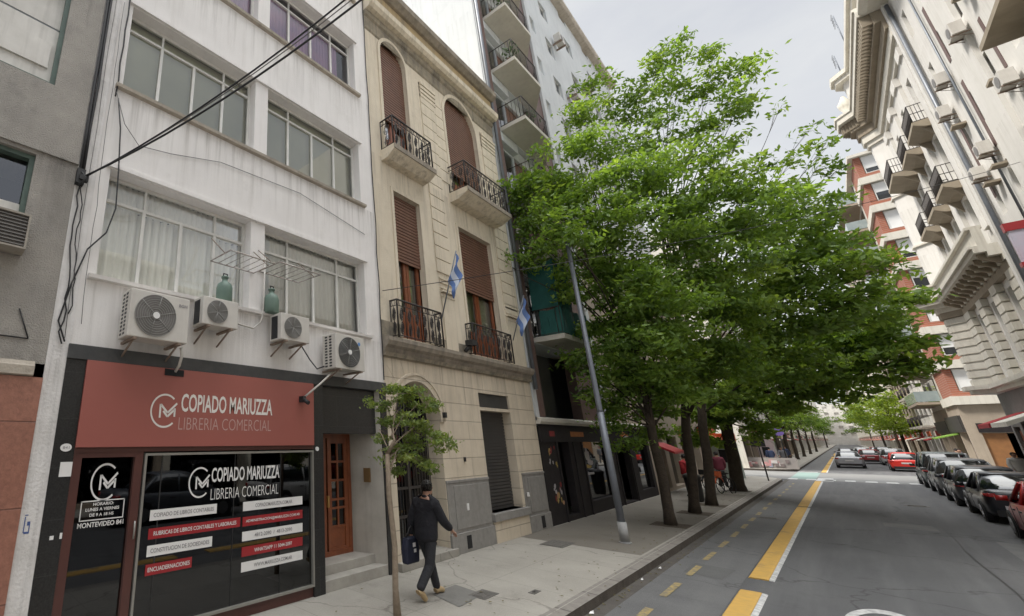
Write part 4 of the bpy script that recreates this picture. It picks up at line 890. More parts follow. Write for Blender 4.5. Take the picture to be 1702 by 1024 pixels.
def potted(x,y,z,s,label):
    o=empty('potted_plant',(x,y,z),label,'plant','potted plants on the high balconies'); mb=MB()
    mb.loft([[(x+r*math.cos(t*.7854),y+r*math.sin(t*.7854),z+h) for t in range(8)] for r,h in ((.10,0),(.14,.24))]); mb.build('pot',mat('terracotta',(.26,.09,.05),rough=.9),o)
    mb=MB()
    for k in range(70):
        p=Vector((x,y,z+.25+s*.5))+Vector((random.gauss(0,.16),random.gauss(0,.16),random.gauss(0,s*.28))); a=Vector((random.uniform(-1,1),random.uniform(-1,1),random.uniform(-1,1))).normalized()*.09; b=a.orthogonal().normalized()*.035
        mb.face([p-a,p+b,p+a,p-b])
    mb.build('foliage',mat('pot_leaves',(.05,.10,.035),(.09,.14,.05),5,.7),o)
for i,(y,s,lb) in enumerate(((15.7,.7,'potted plant on the highest visible balcony'),(15.6,.8,'large potted plant on the balcony second from the top'),(16.4,.6,'leafy pot on the third balcony from the top'),(15.9,.4,'small red flower pot above the teal awning'))):
    potted(XL+.62,y,5.62+2.79*(5,4,3,1)[i]+.16,s,lb)
# teal cloth on the first balcony
o=empty('balcony_awning',(XL+.9,16.5,5.8),'teal cloth screen hung round the lowest balcony of the white block','awning')
mb=MB(); 
def cloth(mb,A,Bp,z0,z1,n=10,a=.05):
    A=Vector(A);Bp=Vector(Bp); nx=Vector((1,0,0)); base=len(mb.v)
    for i in range(n+1):
        p=A.lerp(Bp,i/n)
        for k in range(5): zz=z0+(z1-z0)*k/4; mb.v.append((p.x+a*math.sin(i*1.9+k*.6),p.y,zz-.08*math.sin(math.pi*i/n)*(k==4)))
    for i in range(n):
        for k in range(4): q=base+i*5+k; mb.f.append((q,q+1,q+6,q+5)); mb.m.append(0); mb.sm.append(True)
cloth(mb,(XL+.91,15.35,0),(XL+.93,17.55,0),5.8,6.75); cloth(mb,(XL+.2,15.33,0),(XL+.9,15.33,0),5.8,6.7); cloth(mb,(XL+.90,15.35,0),(XL+.90,16.45,0),6.7,8.40); cloth(mb,(XL+.92,16.95,0),(XL+.92,17.6,0),6.7,8.40,6,.03); cloth(mb,(XL+.05,15.33,0),(XL+.9,15.33,0),6.7,8.35,6,.03)
mb.build('cloth',E['greennet'],o); mb=MB(); mb.tube([(XL+.9,15.35,8.37),(XL+.92,17.6,8.37)],.02,6); mb.tube([(XL+.9,16.4,5.8),(XL+.9,16.4,8.37)],.015,6); mb.build('rail',E['steel'],o)
# pub front
mb=MB(); mb.profile([(0,2.98),(.10,2.98),(.16,3.05),(.16,3.14),(0,3.2)],14.4,26.2,TL); mb.build('canopy',E['balc'],B)
mb=MB(); wall(mb,TL,14.40,26.2,.15,2.98,[(15.75,16.6,.3,2.45),(17.9,20.6,.55,2.45),(21.4,23.0,.2,2.38),(23.9,25.8,.5,2.4)],.22,.02)
for u in (15.6,17.0,17.75,20.75,21.25,23.1): mb.box(u-.05,u+.05,.15,2.6,.02,.05,0,TL)
mb.box(14.4,26.2,2.45,2.9,.02,.06,0,TL)
pb=mb.build('pub_front',E['pubblk'],B)
mb=MB(); 
for (a,b,c,d) in ((17.9,20.6,.55,2.45),(23.9,25.8,.5,2.4)): mb.cut(); mb.face([TL(a,c,-.12),TL(b,c,-.12),TL(b,d,-.12),TL(a,d,-.12)])
mb.build('pane',E['shopglass'],pb)
mb=MB(); mb.box(15.75,16.15,.3,2.4,-.2,-.14,0,TL); mb.build('door_leaf',mat('olive_door',(.11,.10,.05),(.07,.065,.035),3,.5),pb)
mb=MB(); mb.face([TL(21.4,.15,-.9),TL(23,.15,-.9),TL(23,2.4,-.9),TL(21.4,2.4,-.9)]); mb.face([TL(14.4,.15,-1.2),TL(26,.15,-1.2),TL(26,3,-1.2),TL(14.4,3,-1.2)]); mb.build('interior',E['dark'],pb)
pc=[mat('mural_yellow',(.42,.33,.10),(.25,.16,.05),8,.7),mat('mural_skin',(.42,.24,.14),(.30,.16,.09),8,.7),mat('mural_white',(.42,.40,.40),(.28,.26,.27),8,.7),mat('mural_red',(.25,.03,.03),(.15,.02,.02),8,.7),mat('mural_orange',(.48,.18,.04),(.3,.1,.03),8,.7)]
def blobshape(mb,u,v,ru,rv,m,w=.024,n=13): mb.face([TL(u+ru*(1+.25*math.sin(i*2.3))*math.cos(2*math.pi*i/n),v+rv*(1+.2*math.cos(i*1.7))*math.sin(2*math.pi*i/n),w) for i in range(n)],m)
mb=MB()
for k in range(26):                       # torn stickers and poster remains
    u=random.uniform(14.7,15.5); v=random.uniform(.7,2.35); blobshape(mb,u,v,random.uniform(.03,.09),random.uniform(.04,.11),random.choice((0,1,2,3,3)),.0225+.0002*k,random.randint(4,7))
for a,b,c,d,m_ in ((15.1,15.5,2.62,2.78,3),(16.8,18.0,2.62,2.78,4),(22.3,23.2,2.55,2.7,0)): mb.face([TL(a,c,.062),TL(b,c,.062),TL(b,d,.062),TL(a,d,.062)],m_)
blobshape(mb,22.6,2.68,.45,.13,4,.064); blobshape(mb,22.75,2.62,.35,.08,2,.066)
mb.build('mural',pc,pb)
mb=MB(); blobshape(mb,18.5,2.0,.22,.22,2,-.11); blobshape(mb,18.7,1.75,.26,.10,2,-.108); blobshape(mb,18.4,1.62,.35,.06,0,-.106)
mb.box(18.2,18.9,1.35,1.42,-.11,-.105,2,TL); mb.build('window_decal',pc,pb)
# AC boxes on the white block
for i,(u,v,lb) in enumerate(((24.6,27.1-2.2,'boxy air conditioner high on the white block, leftmost on its blank wall'),(25.2,21.4,'lower air conditioner on the blank wall of the white block'),(29.2,24.4,'air conditioner near the roof edge of the white block'))):
    o=empty('air_conditioner',TL(u,v,0),lb,'air conditioner','air conditioners on the bluish white block'); mb=MB(); mb.box(u,u+.75,v,v+.55,.12,.46,0,TL); mb.build('housing',E['aircon'],o,.01)
    mb=MB(); mb.box(u+.06,u+.10,v-.12,v,0,.5,0,TL); mb.cut(); mb.box(u+.62,u+.66,v-.12,v,0,.5,0,TL); mb.build('bracket',E['rust'],o)
    mb=MB(); mb.prism([(u+.3+.2*math.cos(t*.42),v+.28+.2*math.sin(t*.42)) for t in range(15)],.461,.47,TL); mb.build('fan_grille',E['acgrill'],o)

# ================================================================ generic facade builder
def block(name,T,side,y0,y1,h,mt,label,ground=3.6,fh=3.05,bay=2.6,ww=1.3,wh=1.6,shop=True,balc=0,mshop=None,mglass='glassd',corn=.35,depth=9.,first=.9,blind=None,backdark=True,shopcols=None,maxwin=100):
    o=empty(name,(T(0,0,0)[0],(y0+y1)/2,0),label,'building')
    nb=max(1,int((y1-y0-.6)/bay)); p=(y1-y0)/nb; nf=int((h-ground-.5)/fh); ops=[]
    for f in range(nf):
        for b in range(nb): c=y0+p*(b+.5); z=ground+f*fh+first; ops.append((c-ww/2,c+ww/2,z if not balc else z-.75,z+wh))
    mb=MB(); wall(mb,T,y0,y1,ground,h,ops,.18); shell(mb,T,y0,y1,0,h,depth); mb.build('wall',mt,o)
    gops=[]
    if shop:
        ns=max(1,int((y1-y0)/3.6)); q=(y1-y0)/ns
        gops=[(y0+q*i+.3,y0+q*(i+1)-.3,.3,2.9) for i in range(ns)]
    mb=MB(); wall(mb,T,y0,y1,0,ground,gops,.3,.0); mb.build('shop_front',mshop or mt,o)
    if gops:
        mb=MB()
        for a,b,c,d in gops: mb.cut(); mb.face([T(a,c,-.28),T(b,c,-.28),T(b,d,-.28),T(a,d,-.28)])
        mb.build('shop_glass',E['shopglass'],o)
        for i,(a,b,c,d) in enumerate(gops):
            mb=MB(); mb.box(a,b,2.92,3.42,.0,.10,0,T); mb.build('fascia',(shopcols or [E['pubblk'],E['redsign'],E['cream'],E['teal']])[i%len(shopcols or [0]*4)],o)
            if i%2==0:
                mb=MB(); mb.prism([(0,2.9),(1.0,2.55),(1.0,2.47),(0,2.82)],a,b,lambda u,v,w:T(w,v,u)); mb.build('awning',(shopcols or [E['redcloth'],E['cream'],E['greennet']])[(i//2)%3],o)
    mb=MB(); mb.face([T(y0,0,-1.2),T(y1,0,-1.2),T(y1,h-.3,-1.2),T(y0,h-.3,-1.2)]); mb.build('interior',E['dark'],o)
    mb=MB(); mb.profile([(0,h-.3),(corn*.7,h-.25),(corn,h-.1),(corn,h+.1),(-.2,h+.12),(-.2,h-.3)],y0,y1,T); mb.cut(); mb.profile([(0,ground-.12),(.14,ground-.08),(.14,ground+.1),(0,ground+.12)],y0,y1,T); mb.build('cornice',E['trimdirt'] if mt!=E['cream2'] else E['cream'],o)
    wm=None
    for i,(a,b,c,d) in enumerate(ops[:maxwin]):
        if wm is None:
            mb=MB(); TT=lambda u,v,w:(T(0,0,w)[0]-T(0,0,0)[0],u,v)
            frame_rect(mb,TT,0,b-a,0,d-c,.06,-.17,-.12); mb.box((b-a)/2-.03,(b-a)/2+.03,.06,d-c-.06,-.17,-.125,0,TT)
            wm=mb.build('window',E['winfr'],None); wm.parent=o
            mb=MB(); mb.face([TT(.03,.03,-.15),TT(b-a-.03,.03,-.15),TT(b-a-.03,d-c-.03,-.15),TT(.03,d-c-.03,-.15)]); pn=mb.build('pane',E[mglass],None); pn.parent=wm
            if blind: 
                mb=MB(); mb.box(.05,b-a-.05,(d-c)*.35,d-c-.05,-.14,-.125,0,TT); bl=mb.build('roller_blind',blind,None); bl.parent=wm
            if balc:
                mb=MB(); mb.box(-.35,b-a+.35,-.22,-.04,0,balc,0,TT); bb=mb.build('balcony',E['balc'],None); bb.parent=wm
                mb=MB()
                for k in range(int((b-a+.6)/.14)+1): mb.tube([TT(-.3+k*.14,-.04,balc-.05),TT(-.3+k*.14,.9,balc-.05)],.012,3)
                mb.tube([TT(-.32,.9,0),TT(-.32,.9,balc-.05),TT(b-a+.32,.9,balc-.05),TT(b-a+.32,.9,0)],.025,4); rl=mb.build('railing',E['iron'],None); rl.parent=wm
            wm.location=Vector((T(0,0,0)[0],a,c))-o.location; proto=wm
        else:
            cpy=copy_tree(proto,o); cpy.location=Vector((T(0,0,0)[0],a,c))-o.location
    return o
sc1=[E['redsign'],E['pubblk'],E['cream']]
block('apartment_building',TL,0,38.,44.3,13.2,E['tan'],'low tan corner building behind the tree trunks before the crossing',3.4,3.1,2.6,1.2,1.7,shopcols=[E['orange'],E['cream'],E['redcloth']])
block('apartment_building',TL,0,57.4,71,24,E['cream'],'cream building on the far left corner past the crossing',3.8,3.1,2.7,1.3,1.7,balc=.6,mshop=E['tan'],shopcols=[E['cream'],E['redsign'],E['orange']])
block('apartment_building',TL,0,71,90,26,E['cream2'],'pale building second from the crossing on the far left side',3.8,3.1,3.1,1.4,1.6)
block('apartment_building',TL,0,90,118,21,E['tan'],'tan building third from the crossing on the far left side',3.8,3.1,3.4,1.5,1.6)
block('apartment_building',TL,0,118,170,27,E['cream2'],'long pale building far down the left side',3.8,3.1,4.2,1.7,1.6)
block('apartment_building',TL,0,260,425,27,E['cream2'],'most distant pale building on the left side',3.8,3.2,12.,4.,1.6)
block('apartment_building',TL,0,170,260,25,E['cream'],'cream building just before the most distant one on the left',3.8,3.2,6.,2.2,1.6)
# shop fronts of the white block behind the trunks
mb=MB(); wall(mb,TL,26.2,38,.15,3.1,[(26.8,29.0,.3,2.7),(29.8,32,.3,2.7),(33,35,.3,2.7),(35.8,37.6,.3,2.7)],.3,.0); sf=mb.build('shop_front',E['tan'],B)
mb=MB(); mb.face([TL(26.3,.2,-.29),TL(37.9,.2,-.29),TL(37.9,3,-.29),TL(26.3,3,-.29)]); mb.build('pane',E['shopglass'],sf)
mb=MB(); mb.prism([(0,2.4),(.8,2.0),(.8,1.9),(0,2.3)],26.8,29.1,lambda u,v,w:TL(w,v,u)); mb.build('awning',E['vinylred'],sf)
mb=MB(); mb.box(33,35,2.75,3.1,.0,.1,0,TL); mb.build('fascia',E['orange'],sf)

# ================================================================ RIGHT SIDE
block('apartment_building',TR,1,-14,8,10,E['cream2'],'pale block across the street behind the camera side',3.8,3.1,3.2,1.5,1.7,balc=.5,mshop=E['tan'])  # this and the next are unseen, kept low so skylight reaches the left walls
block('apartment_building',TR,1,8,20,9.2,E['cream'],'low cream house across the street beside the tall pale building',3.8,3.1,3.0,1.4,1.7)
P1=block('apartment_building',TR,1,20,33.2,23.5,E['cream2'],'plain pale apartment building at the upper right edge with wall air conditioners',4.2,3.05,2.45,.62,1.35,shopcols=[E['redsign'],E['pubblk'],E['cream']],blind=E['wblind'],corn=.9)
mb=MB()
for a,b in ((20.2,20.8),(22.0,23.3),(26.6,28.6)): mb.cut(); mb.box(a,b,4.4,23.2,-.01,.12,0,TR)
mb.cut(); mb.box(32.9,33.25,.15,23.4,-.01,.22,0,TR)
mb.build('pilaster',E['cream2'],P1)
mb=MB(); mb.tube([TR(32.75,4,.12),TR(32.75,23,.12)],.07,8); mb.cut(); mb.tube([TR(29.9,9,.08),TR(29.9,23,.08)],.035,6); mb.build('downpipe',E['steel'],P1)
mb=MB()
for u,v in ((25.6,14.1),(26.0,11.0),(29.0,12.3),(30.6,12.2),(24.7,17.2),(31.0,15.1),(25.2,20.2)): mb.cut(); mb.box(u,u+.5,v,v+.09,.0,.35,0,TR)
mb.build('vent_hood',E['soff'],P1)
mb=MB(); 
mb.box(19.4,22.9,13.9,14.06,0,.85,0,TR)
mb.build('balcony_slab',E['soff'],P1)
for i,(u,v,wd,lb) in enumerate(((26.2,16.6,.85,'air conditioner on the plain pale building, second from the top edge of the photo'),(24.8,17.9,.8,'highest air conditioner on the plain pale building'),(30.0,16.7,.8,'air conditioner next to the pilaster joint, upper of a pair'),(31.5,15.9,.8,'air conditioner next to the drain pipe, lower of a pair'),(29.3,13.0,.75,'air conditioner beside the thin vertical pipe, above the wire'),(31.2,12.7,.75,'lowest air conditioner on the plain pale building'),(24.6,13.4,.8,'air conditioner beneath a slab at the right edge'))):
    o=empty('air_conditioner',TR(u,v,0),lb,'air conditioner','air conditioners on the pale right hand building'); mb=MB(); wd*=.84; mb.box(u,u+wd,v,v+.50,.10,.40,0,TR); mb.build('housing',E['aircon'],o,.01)
    mb=MB(); 
    for x in (u+.1,u+wd-.1): mb.cut(); mb.box(x-.02,x+.02,v-.04,v,0,.43,0,TR); mb.tube([TR(x,v-.22,.0),TR(x,v-.03,.33)],.012,4)
    mb.build('bracket',E['rust'],o); mb=MB(); mb.prism([(u+.32+.22*math.cos(t*.42),v+.25+.19*math.sin(t*.42)) for t in range(15)],.401,.41,TR); mb.build('fan_grille',E['acgrill'],o)
# ornate building with a polygonal corner bay
O=empty('ornate_building',(XR,41,0),'ornate white corner building with rusticated piers, balconies and a deep eave','building')
BAY=[(33.25,0),(44.7,0),(45.5,.66),(46.1,.66),(46.8,0)]          # (u,w) plan of the front
def band(mb,v0,v1,off,m=0,plan=BAY,inner=-.25):
    n=len(plan); out=[]
    for i,(u,w_) in enumerate(plan):
        k=off*.42; out.append((u-(k if i in(1,2) else 0)+(k if i in (3,4) else 0), w_+off))
    out[0]=(plan[0][0],off); out[-1]=(plan[-1][0]+off*.4,off)
    P=[(plan[0][0],inner)]+out+[(plan[-1][0],inner)]
    mb.prism(P,v0,v1,lambda u,w,v:TR(u,v,w),m)
ops=[]
for z in (11.0,14.4,17.8):
    for u in (35.2,38.6,42.0): ops.append((u,u+1.15,z,z+2.45))
for u in (34.6,38.0,41.4): ops.append((u,u+1.7,5.9,9.0))
mb=MB(); wall(mb,TR,33.25,44.7,5.4,26.8,ops,.3); shell(mb,TR,33.25,46.8,0,27.,XB)
for i in range(1,4):
    (u0,w0),(u1,w1)=BAY[i],BAY[i+1]; mb.face([TR(u0,5.0,w0),TR(u1,5.0,w1),TR(u1,26.8,w1),TR(u0,26.8,w0)])
band(mb,4.98,5.02,0); mb.build('wall',E['cream2'],O)
mb=MB(); mb.face([TR(33.3,0,-1.2),TR(46.7,0,-1.2),TR(46.7,26,-1.2),TR(33.3,26,-1.2)]); mb.build('interior',E['dark'],O)
mb=MB()
for v0,v1,off in ((21.3,21.6,.12),(21.6,22.1,.24),(23.35,23.75,.95),(23.75,23.9,1.02),(26.5,26.8,.35),(26.8,27.1,.5),(24.9,25.1,.08)): band(mb,v0,v1,off)
mb.build('cornice',E['cream'],O)
mb=MB(); band(mb,22.1,22.6,.34); band(mb,22.6,23.35,.55)
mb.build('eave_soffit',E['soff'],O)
mb=MB()
u=33.4
while u<44.2: mb.box(u,u+.14,22.75,23.34,.55,.90,0,TR); u+=.36
mb.cut()
for i in (1,2,3):
    (u0,w0),(u1,w1)=BAY[i],BAY[i+1]
    for t in (.15,.35,.55,.75,.92):
        uu=u0+(u1-u0)*t; ww=w0+(w1-w0)*t; mb.box(uu-.08,uu+.08,22.75,23.34,ww+.45,ww+.86,0,TR)
mb.build('dentils',E['soff'],O)
mb=MB()
for v0,v1,off in ((9.7,9.95,.25),(9.95,10.15,.55),(10.15,10.35,.85),(10.35,10.45,.95),(5.0,5.2,.25),(5.2,5.42,.45),(13.95,14.05,.1),(17.35,17.45,.1)): band(mb,v0,v1,off,0)
band(mb,10.45,11.2,.70,inner=.45) ; band(mb,11.2,11.32,.82,inner=.40)
mb.build('ledge',E['cream'],O)
mb=MB(); band(mb,9.35,9.7,.2); 
for u in np.arange(33.6,44.6,.95): mb.prism([(0,9.5),(.75,9.95),(.75,10.15),(0,10.15)],u,u+.22,lambda a,b,c:TR(c,b,a))
mb.build('soffit_brackets',E['soff'],O)
mb=MB()
for a,b in ((33.3,34.3),(36.6,37.7),(40.0,41.1),(43.3,44.7)):
    v=5.45; mb.cut()
    while v<9.2: mb.box(a,b,v,v+.36,-.01,.22,0,TR); v+=.44
v=5.45; mb.cut()
while v<9.3: band(mb,v,v+.34,.10,plan=[(44.4,0),(44.7,0),(45.5,.66),(46.1,.66),(46.8,0)],inner=0.0); v+=.44
mb.build('rusticated_pier',E['cream'],O)
mb=MB()
for a,b,v0,v1,w_ in ((33.9,34.7,11.4,21.2,.14),(37.1,38.1,11.4,21.2,.14),(40.4,41.4,11.4,21.2,.14),(43.7,44.6,11.4,21.2,.14)): mb.cut(); mb.box(a,b,v0,v1,-.01,w_,0,TR); mb.box(a-.06,b+.06,v1-.5,v1,-.01,w_+.08,0,TR)
mb.build('pilaster',E['cream2'],O)
for (a,b,c,d) in ops:
    mb=MB(); frame_rect(mb,TR,a,b,c,d,.07,-.28,-.2); mb.box((a+b)/2-.03,(a+b)/2+.03,c,d,-.28,-.21,0,TR); f=mb.build('window',E['winfr'],O)
    mb=MB(); mb.face([TR(a,c,-.25),TR(b,c,-.25),TR(b,d,-.25),TR(a,d,-.25)]); mb.build('pane',E['glassd'],f)
for i,(a,b,z,pj_) in enumerate(((34.6,37.0,13.9,.6),(38.0,40.4,13.9,.6),(41.5,43.8,13.9,.6),(34.6,37.0,17.3,.62),(38.0,40.4,17.3,.62),(40.9,43.9,17.3,.95))):
    mb=MB(); mb.prism([(0,z-.35),(pj_*.5,z-.28),(pj_,z-.08),(pj_,z+.08),(0,z+.08)],a,b,lambda x,y,c:TR(c,y,x)); 
    for u in (a+.2,b-.3): mb.prism([(0,z-.9),(pj_*.75,z-.1),(0,z-.1)],u,u+.14,lambda x,y,c:TR(c,y,x))
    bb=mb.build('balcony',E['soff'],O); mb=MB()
    P=[(XR,a+.05),(XR-pj_+.05,a+.05),(XR-pj_+.05,b-.05),(XR,b-.05)]
    for k in range(3):
        p0=Vector(P[k]+(0,)); p1=Vector(P[k+1]+(0,)); n=max(2,int((p1-p0).length/.11))
        for t in range(n+1): p=p0.lerp(p1,t/n); mb.tube([(p.x,p.y,z+.08),(p.x,p.y,z+1.0)],.013,4)
        for zz in (z+.12,z+.55,z+1.0): mb.tube([(p0.x,p0.y,zz),(p1.x,p1.y,zz)],.022,5)
    mb.build('railing',E['iron'],bb)
mb=MB(); wall(mb,TR,33.25,46.8,0,5.0,[(34,37,.2,3.6),(37.8,41,.2,3.6),(41.8,44.4,.2,3.6),(45,46.4,.2,3.2)],.4,.02); sf=mb.build('shop_front',mat('grey_shop_stone',(.18,.17,.16),(.12,.115,.11),3,.7),O)
mb=MB(); mb.face([TR(33.5,.1,-.38),TR(46.6,.1,-.38),TR(46.6,3.8,-.38),TR(33.5,3.8,-.38)]); mb.build('pane',E['shopglass'],sf)
mb=MB(); mb.box(34,37,3.65,4.4,.02,.14,0,TR); mb.build('fascia',E['redsign'],sf)
mb=MB(); mb.box(45.1,46.3,.2,3.0,-.25,-.1,0,TR); mb.build('door',E['wood'],sf)
for a,b,m_,lb in ((41.6,44.5,E['redcloth'],0),(37.7,41.1,E['cream'],0)):
    mb=MB(); mb.prism([(0,3.9),(1.3,3.3),(1.3,3.1),(0,3.75)],a,b,lambda u,v,w:TR(w,v,u)); mb.build('awning',m_,sf)
# hanging pink and blue sign below the wire
o=empty('hanging_sign',TR(30.4,8.6,0),'red and pale blue sign box projecting from the pale building at the right edge','sign')
mb=MB(); mb.box(29.0,29.2,8.55,9.75,.1,.7,0,TR); mb.build('panel',mat('pale_blue_sign',(.45,.50,.60),(.55,.42,.50),1.5,.5),o)
mb=MB(); mb.box(28.96,29.24,9.75,10.05,.05,.75,0,TR); mb.cut(); mb.box(28.96,29.24,8.4,8.55,.05,.75,0,TR); mb.build('frame',E['vinylred'],o)
# brick building with stacked corner bays
K=empty('brick_building',(XR,64,0),'red brick corner tower with white bands, white blinds and glass balconies past the crossing','building')
BY,BX=59.6,XR-6.05; TS=lambda u,v,w:(u,BY-w,v)                     # side facade faces the camera
mb=MB(); wall(mb,TR,BY,75,4.0,26.6,[],.2,BX-.02); mb.face([TS(6.07,0,-.16),TS(16,0,-.16),TS(16,26.6,-.16),TS(6.07,26.6,-.16)]); shell(mb,TR,BY+.16,75,0,26.6,XB); mb.build('wall',E['cream'],K)
mbk=MB(); mbs=MB()
for f in range(8):
    z=5.05+2.685*f; 
    mbk.box(6.05,6.3,BY,BY+5.2,z+.62,z+2.685,0); mbk.box(6.3,9.6,BY,BY+.2,z+.62,z+1.0,0); mbk.box(6.3,6.42,BY,BY+.2,z+1.0,z+2.685,0)
    mbs.box(5.90,6.4,BY-.30,BY+5.5,z,z+.62,0); mbs.box(6.4,10.,BY-.30,BY+.2,z,z+.62,0)
mbk.build('brick_panel',E['brick'],K); mbs.build('floor_band',E['cream'],K)
for f in range(8):
    z=5.05+2.685*f; cut=(.0,.55,.0,.9,.35,.0,.7,.4)[f]
    for a,b in ((6.46,8.35),(8.6,10.4)):
        mb=MB(); frame_rect(mb,TS,a,b,z+1.0,z+2.62,.05,-.12,.0); wn=mb.build('window',E['winfr'],K)
        mb=MB(); mb.box(a+.05,b-.05,z+1.05,z+2.57,-.11,-.08,0,TS); mb.build('pane',E['carglass'],wn)
        mb=MB(); mb.box(a+.05,b-.05,z+1.05+cut,z+2.57,-.06,-.03,0,TS); mb.build('roller_blind',E['wblind'],wn)
mb=MB(); mb.box(5.75,16,BY-.4,75,26.5,26.75); mb.build('roof_slab',E['cream'],K)
for f in range(8):
    z=5.05+2.685*f
    mb=MB(); mb.box(65.4,74.,z+.35,z+.55,BX-.1,1.45,0,TR); b=mb.build('balcony',E['tan'],K)
    mb=MB(); mb.box(65.4,74.,z+.60,z+1.45,1.38,1.43,0,TR); mb.box(65.38,65.43,z+.60,z+1.45,.2,1.38,0,TR); mb.build('glass_rail',mat('balcony_glass',(.24,.30,.31),(.34,.40,.40),2,.12),b)
    mb=MB(); mb.box(66.,73.5,z+.6,z+2.5,BX-.01,BX+.03,0,TR); mb.build('balcony_window',E['carglass'],b)
mb=MB(); wall(mb,TR,BY,75,.1,4.0,[(60.1,63.3,.3,3.08),(63.6,67,.3,3.08),(67.4,71,.3,3.08),(71.3,74.7,.3,3.08)],.3,BX); wall(mb,TS,6.05,16,.1,5.04,[(6.6,9.4,.3,3.),(10,13,.3,3)],.3,0); wall(mb,TR,BY,75,4.0,5.04,[],.1,BX); sf=mb.build('shop_front',E['tan'],K)
mb=MB(); mb.face([TR(59.9,.2,-.16),TR(74.9,.2,-.16),TR(74.9,3.2,-.16),TR(59.9,3.2,-.16)]); mb.face([TS(6.4,.2,-.28),TS(15,.2,-.28),TS(15,3.2,-.28),TS(6.4,3.2,-.28)]); mb.build('pane',E['shopglass'],sf)
mb=MB(); mb.box(60.1,66.9,3.1,4.3,BX,BX+.14,0,TR); mb.cut(); mb.box(67.4,74.7,3.1,4.1,BX,BX+.12,0,TR); mb.build('fascia',E['metalshut'],sf)
mb=MB(); mb.box(6.5,9.6,3.05,3.7,0,.12,0,TS); mb.build('fascia',E['pubblk'],sf); mb=MB(); mb.box(9.9,13.,3.05,3.9,0,.12,0,TS); mb.build('fascia',E['vinylred'],sf)
mb=MB(); mb.box(6.6,7.6,.2,3.0,-.2,-.1,0,TS); mb.build('door',mat('ochre_door',(.30,.14,.05),(.20,.09,.035),3,.5),sf)
mb=MB(); mb.prism([(0,3.1),(1.3,2.7),(1.3,2.6),(0,3.)],63.8,67,lambda u,v,w:TR(w,v,u)); mb.build('awning',mat('lime_awning',(.22,.38,.06),(.16,.30,.05),3,.8),sf)
rc=[E['redcloth'],E['cream'],E['orange'],E['wpaint']]
block('apartment_building',TR,1,75,90,20,E['cream2'],'pale building beyond the brick tower on the right',3.8,3.1,3.0,1.4,1.6,balc=.9,shopcols=rc)
block('apartment_building',TR,1,90,112,27,E['tan'],'tan building further along the right side',3.8,3.1,3.4,1.5,1.6,balc=.5,shopcols=rc)
block('apartment_building',TR,1,112,160,23,E['cream'],'long cream building far down the right side',3.8,3.1,4.2,1.7,1.6,shopcols=rc)
block('apartment_building',TR,1,250,425,24,E['cream'],'most distant cream building on the right side',3.8,3.2,12.,4.,1.6,shopcols=rc)
block('apartment_building',TR,1,160,250,27,E['cream2'],'pale building next to the most distant cream one on the right',3.8,3.2,6.,2.2,1.6,shopcols=rc)
T9=lambda u,v,w:(u,430-w,v)
o=empty('apartment_building',(0,430,0),'hazy pale building closing the far end of the street','building'); mb=MB()
wall(mb,T9,-60,60,0,24,[(x,x+1.8,z,z+1.8) for x in range(-24,24,4) for z in range(5,22,4)],.3); mb.box(-60,60,0,23.8,-12,-.6,0,T9); mb.build('wall',E['cream2'],o)
# vertical stair slits and service strips on the plain pale building
mb=MB()
for a,b,c,d in ((29.25,29.55,13.2,16.2),(25.3,25.55,14.3,16.4),(29.25,29.55,17.2,20.0),(31.9,32.15,12.0,15.5),(24.6,24.8,17.2,19.6),(25.3,25.55,10.2,12.8)): mb.cut(); mb.box(a,b,c,d,.0,.015,0,TR)
mb.build('service_grille',E['brownt'],P1)
# antennas on the ornate building
for i,(u,w_,h,lb) in enumerate(((43.2,.2,3.4,'tall whip antenna on the roof of the ornate building'),(45.9,.5,2.0,'short comb antenna at the corner of the ornate roof'))):
    mb=MB(); mb.tube([TR(u,27.1,w_),TR(u,27.1+h,w_)],.03,5)
    for k in range(4): mb.tube([TR(u-.35,27.1+h-.25*k-.1,w_+.1),TR(u+.35,27.1+h-.25*k-.1,w_+.1)],.018,4)
    tag(mb.build('roof_antenna',E['steel']),lb,'antenna','antennas on the ornate roof')
mb=MB(); n=10                               # sculpted finial
mb.loft([[(XR-.9+r*math.cos(t*.628),45.8+r*math.sin(t*.628),24+z) for t in range(n)] for r,z in ((.35,0),(.4,.3),(.2,.45),(.35,.8),(.38,1.1),(.2,1.4),(.08,1.7))]); tag(mb.build('roof_urn',E['cream']),'stone urn on the eave of the ornate corner bay','urn')

# ================================================================ TREES
def leafmat(name,c0,c1,c2):
    M=bpy.data.materials.new(name); M.use_nodes=True; nt=M.node_tree; N=nt.nodes; L=nt.links; p=N['Principled BSDF']; o=N['Material Output']
    a=N.new('ShaderNodeAttribute'); a.attribute_name='tint'; r=N.new('ShaderNodeValToRGB'); r.color_ramp.elements[0].color=C3(c0); r.color_ramp.elements[1].color=C3(c2)
    e=r.color_ramp.elements.new(.5); e.color=C3(c1); L.new(a.outputs['Fac'],r.inputs[0]); L.new(r.outputs[0],p.inputs['Base Color']); p.inputs['Roughness'].default_value=.5
    t=N.new('ShaderNodeBsdfTranslucent'); g=N.new('ShaderNodeMix'); g.data_type='RGBA'; g.blend_type='MULTIPLY'; g.inputs[0].default_value=1; L.new(r.outputs[0],g.inputs[6]); g.inputs[7].default_value=(1.6,1.5,.6,1)
    L.new(g.outputs[2],t.inputs[0]); x=N.new('ShaderNodeMixShader'); x.inputs[0].default_value=.50; L.new(p.outputs[0],x.inputs[1]); L.new(t.outputs[0],x.inputs[2]); L.new(x.outputs[0],o.inputs[0]); return M
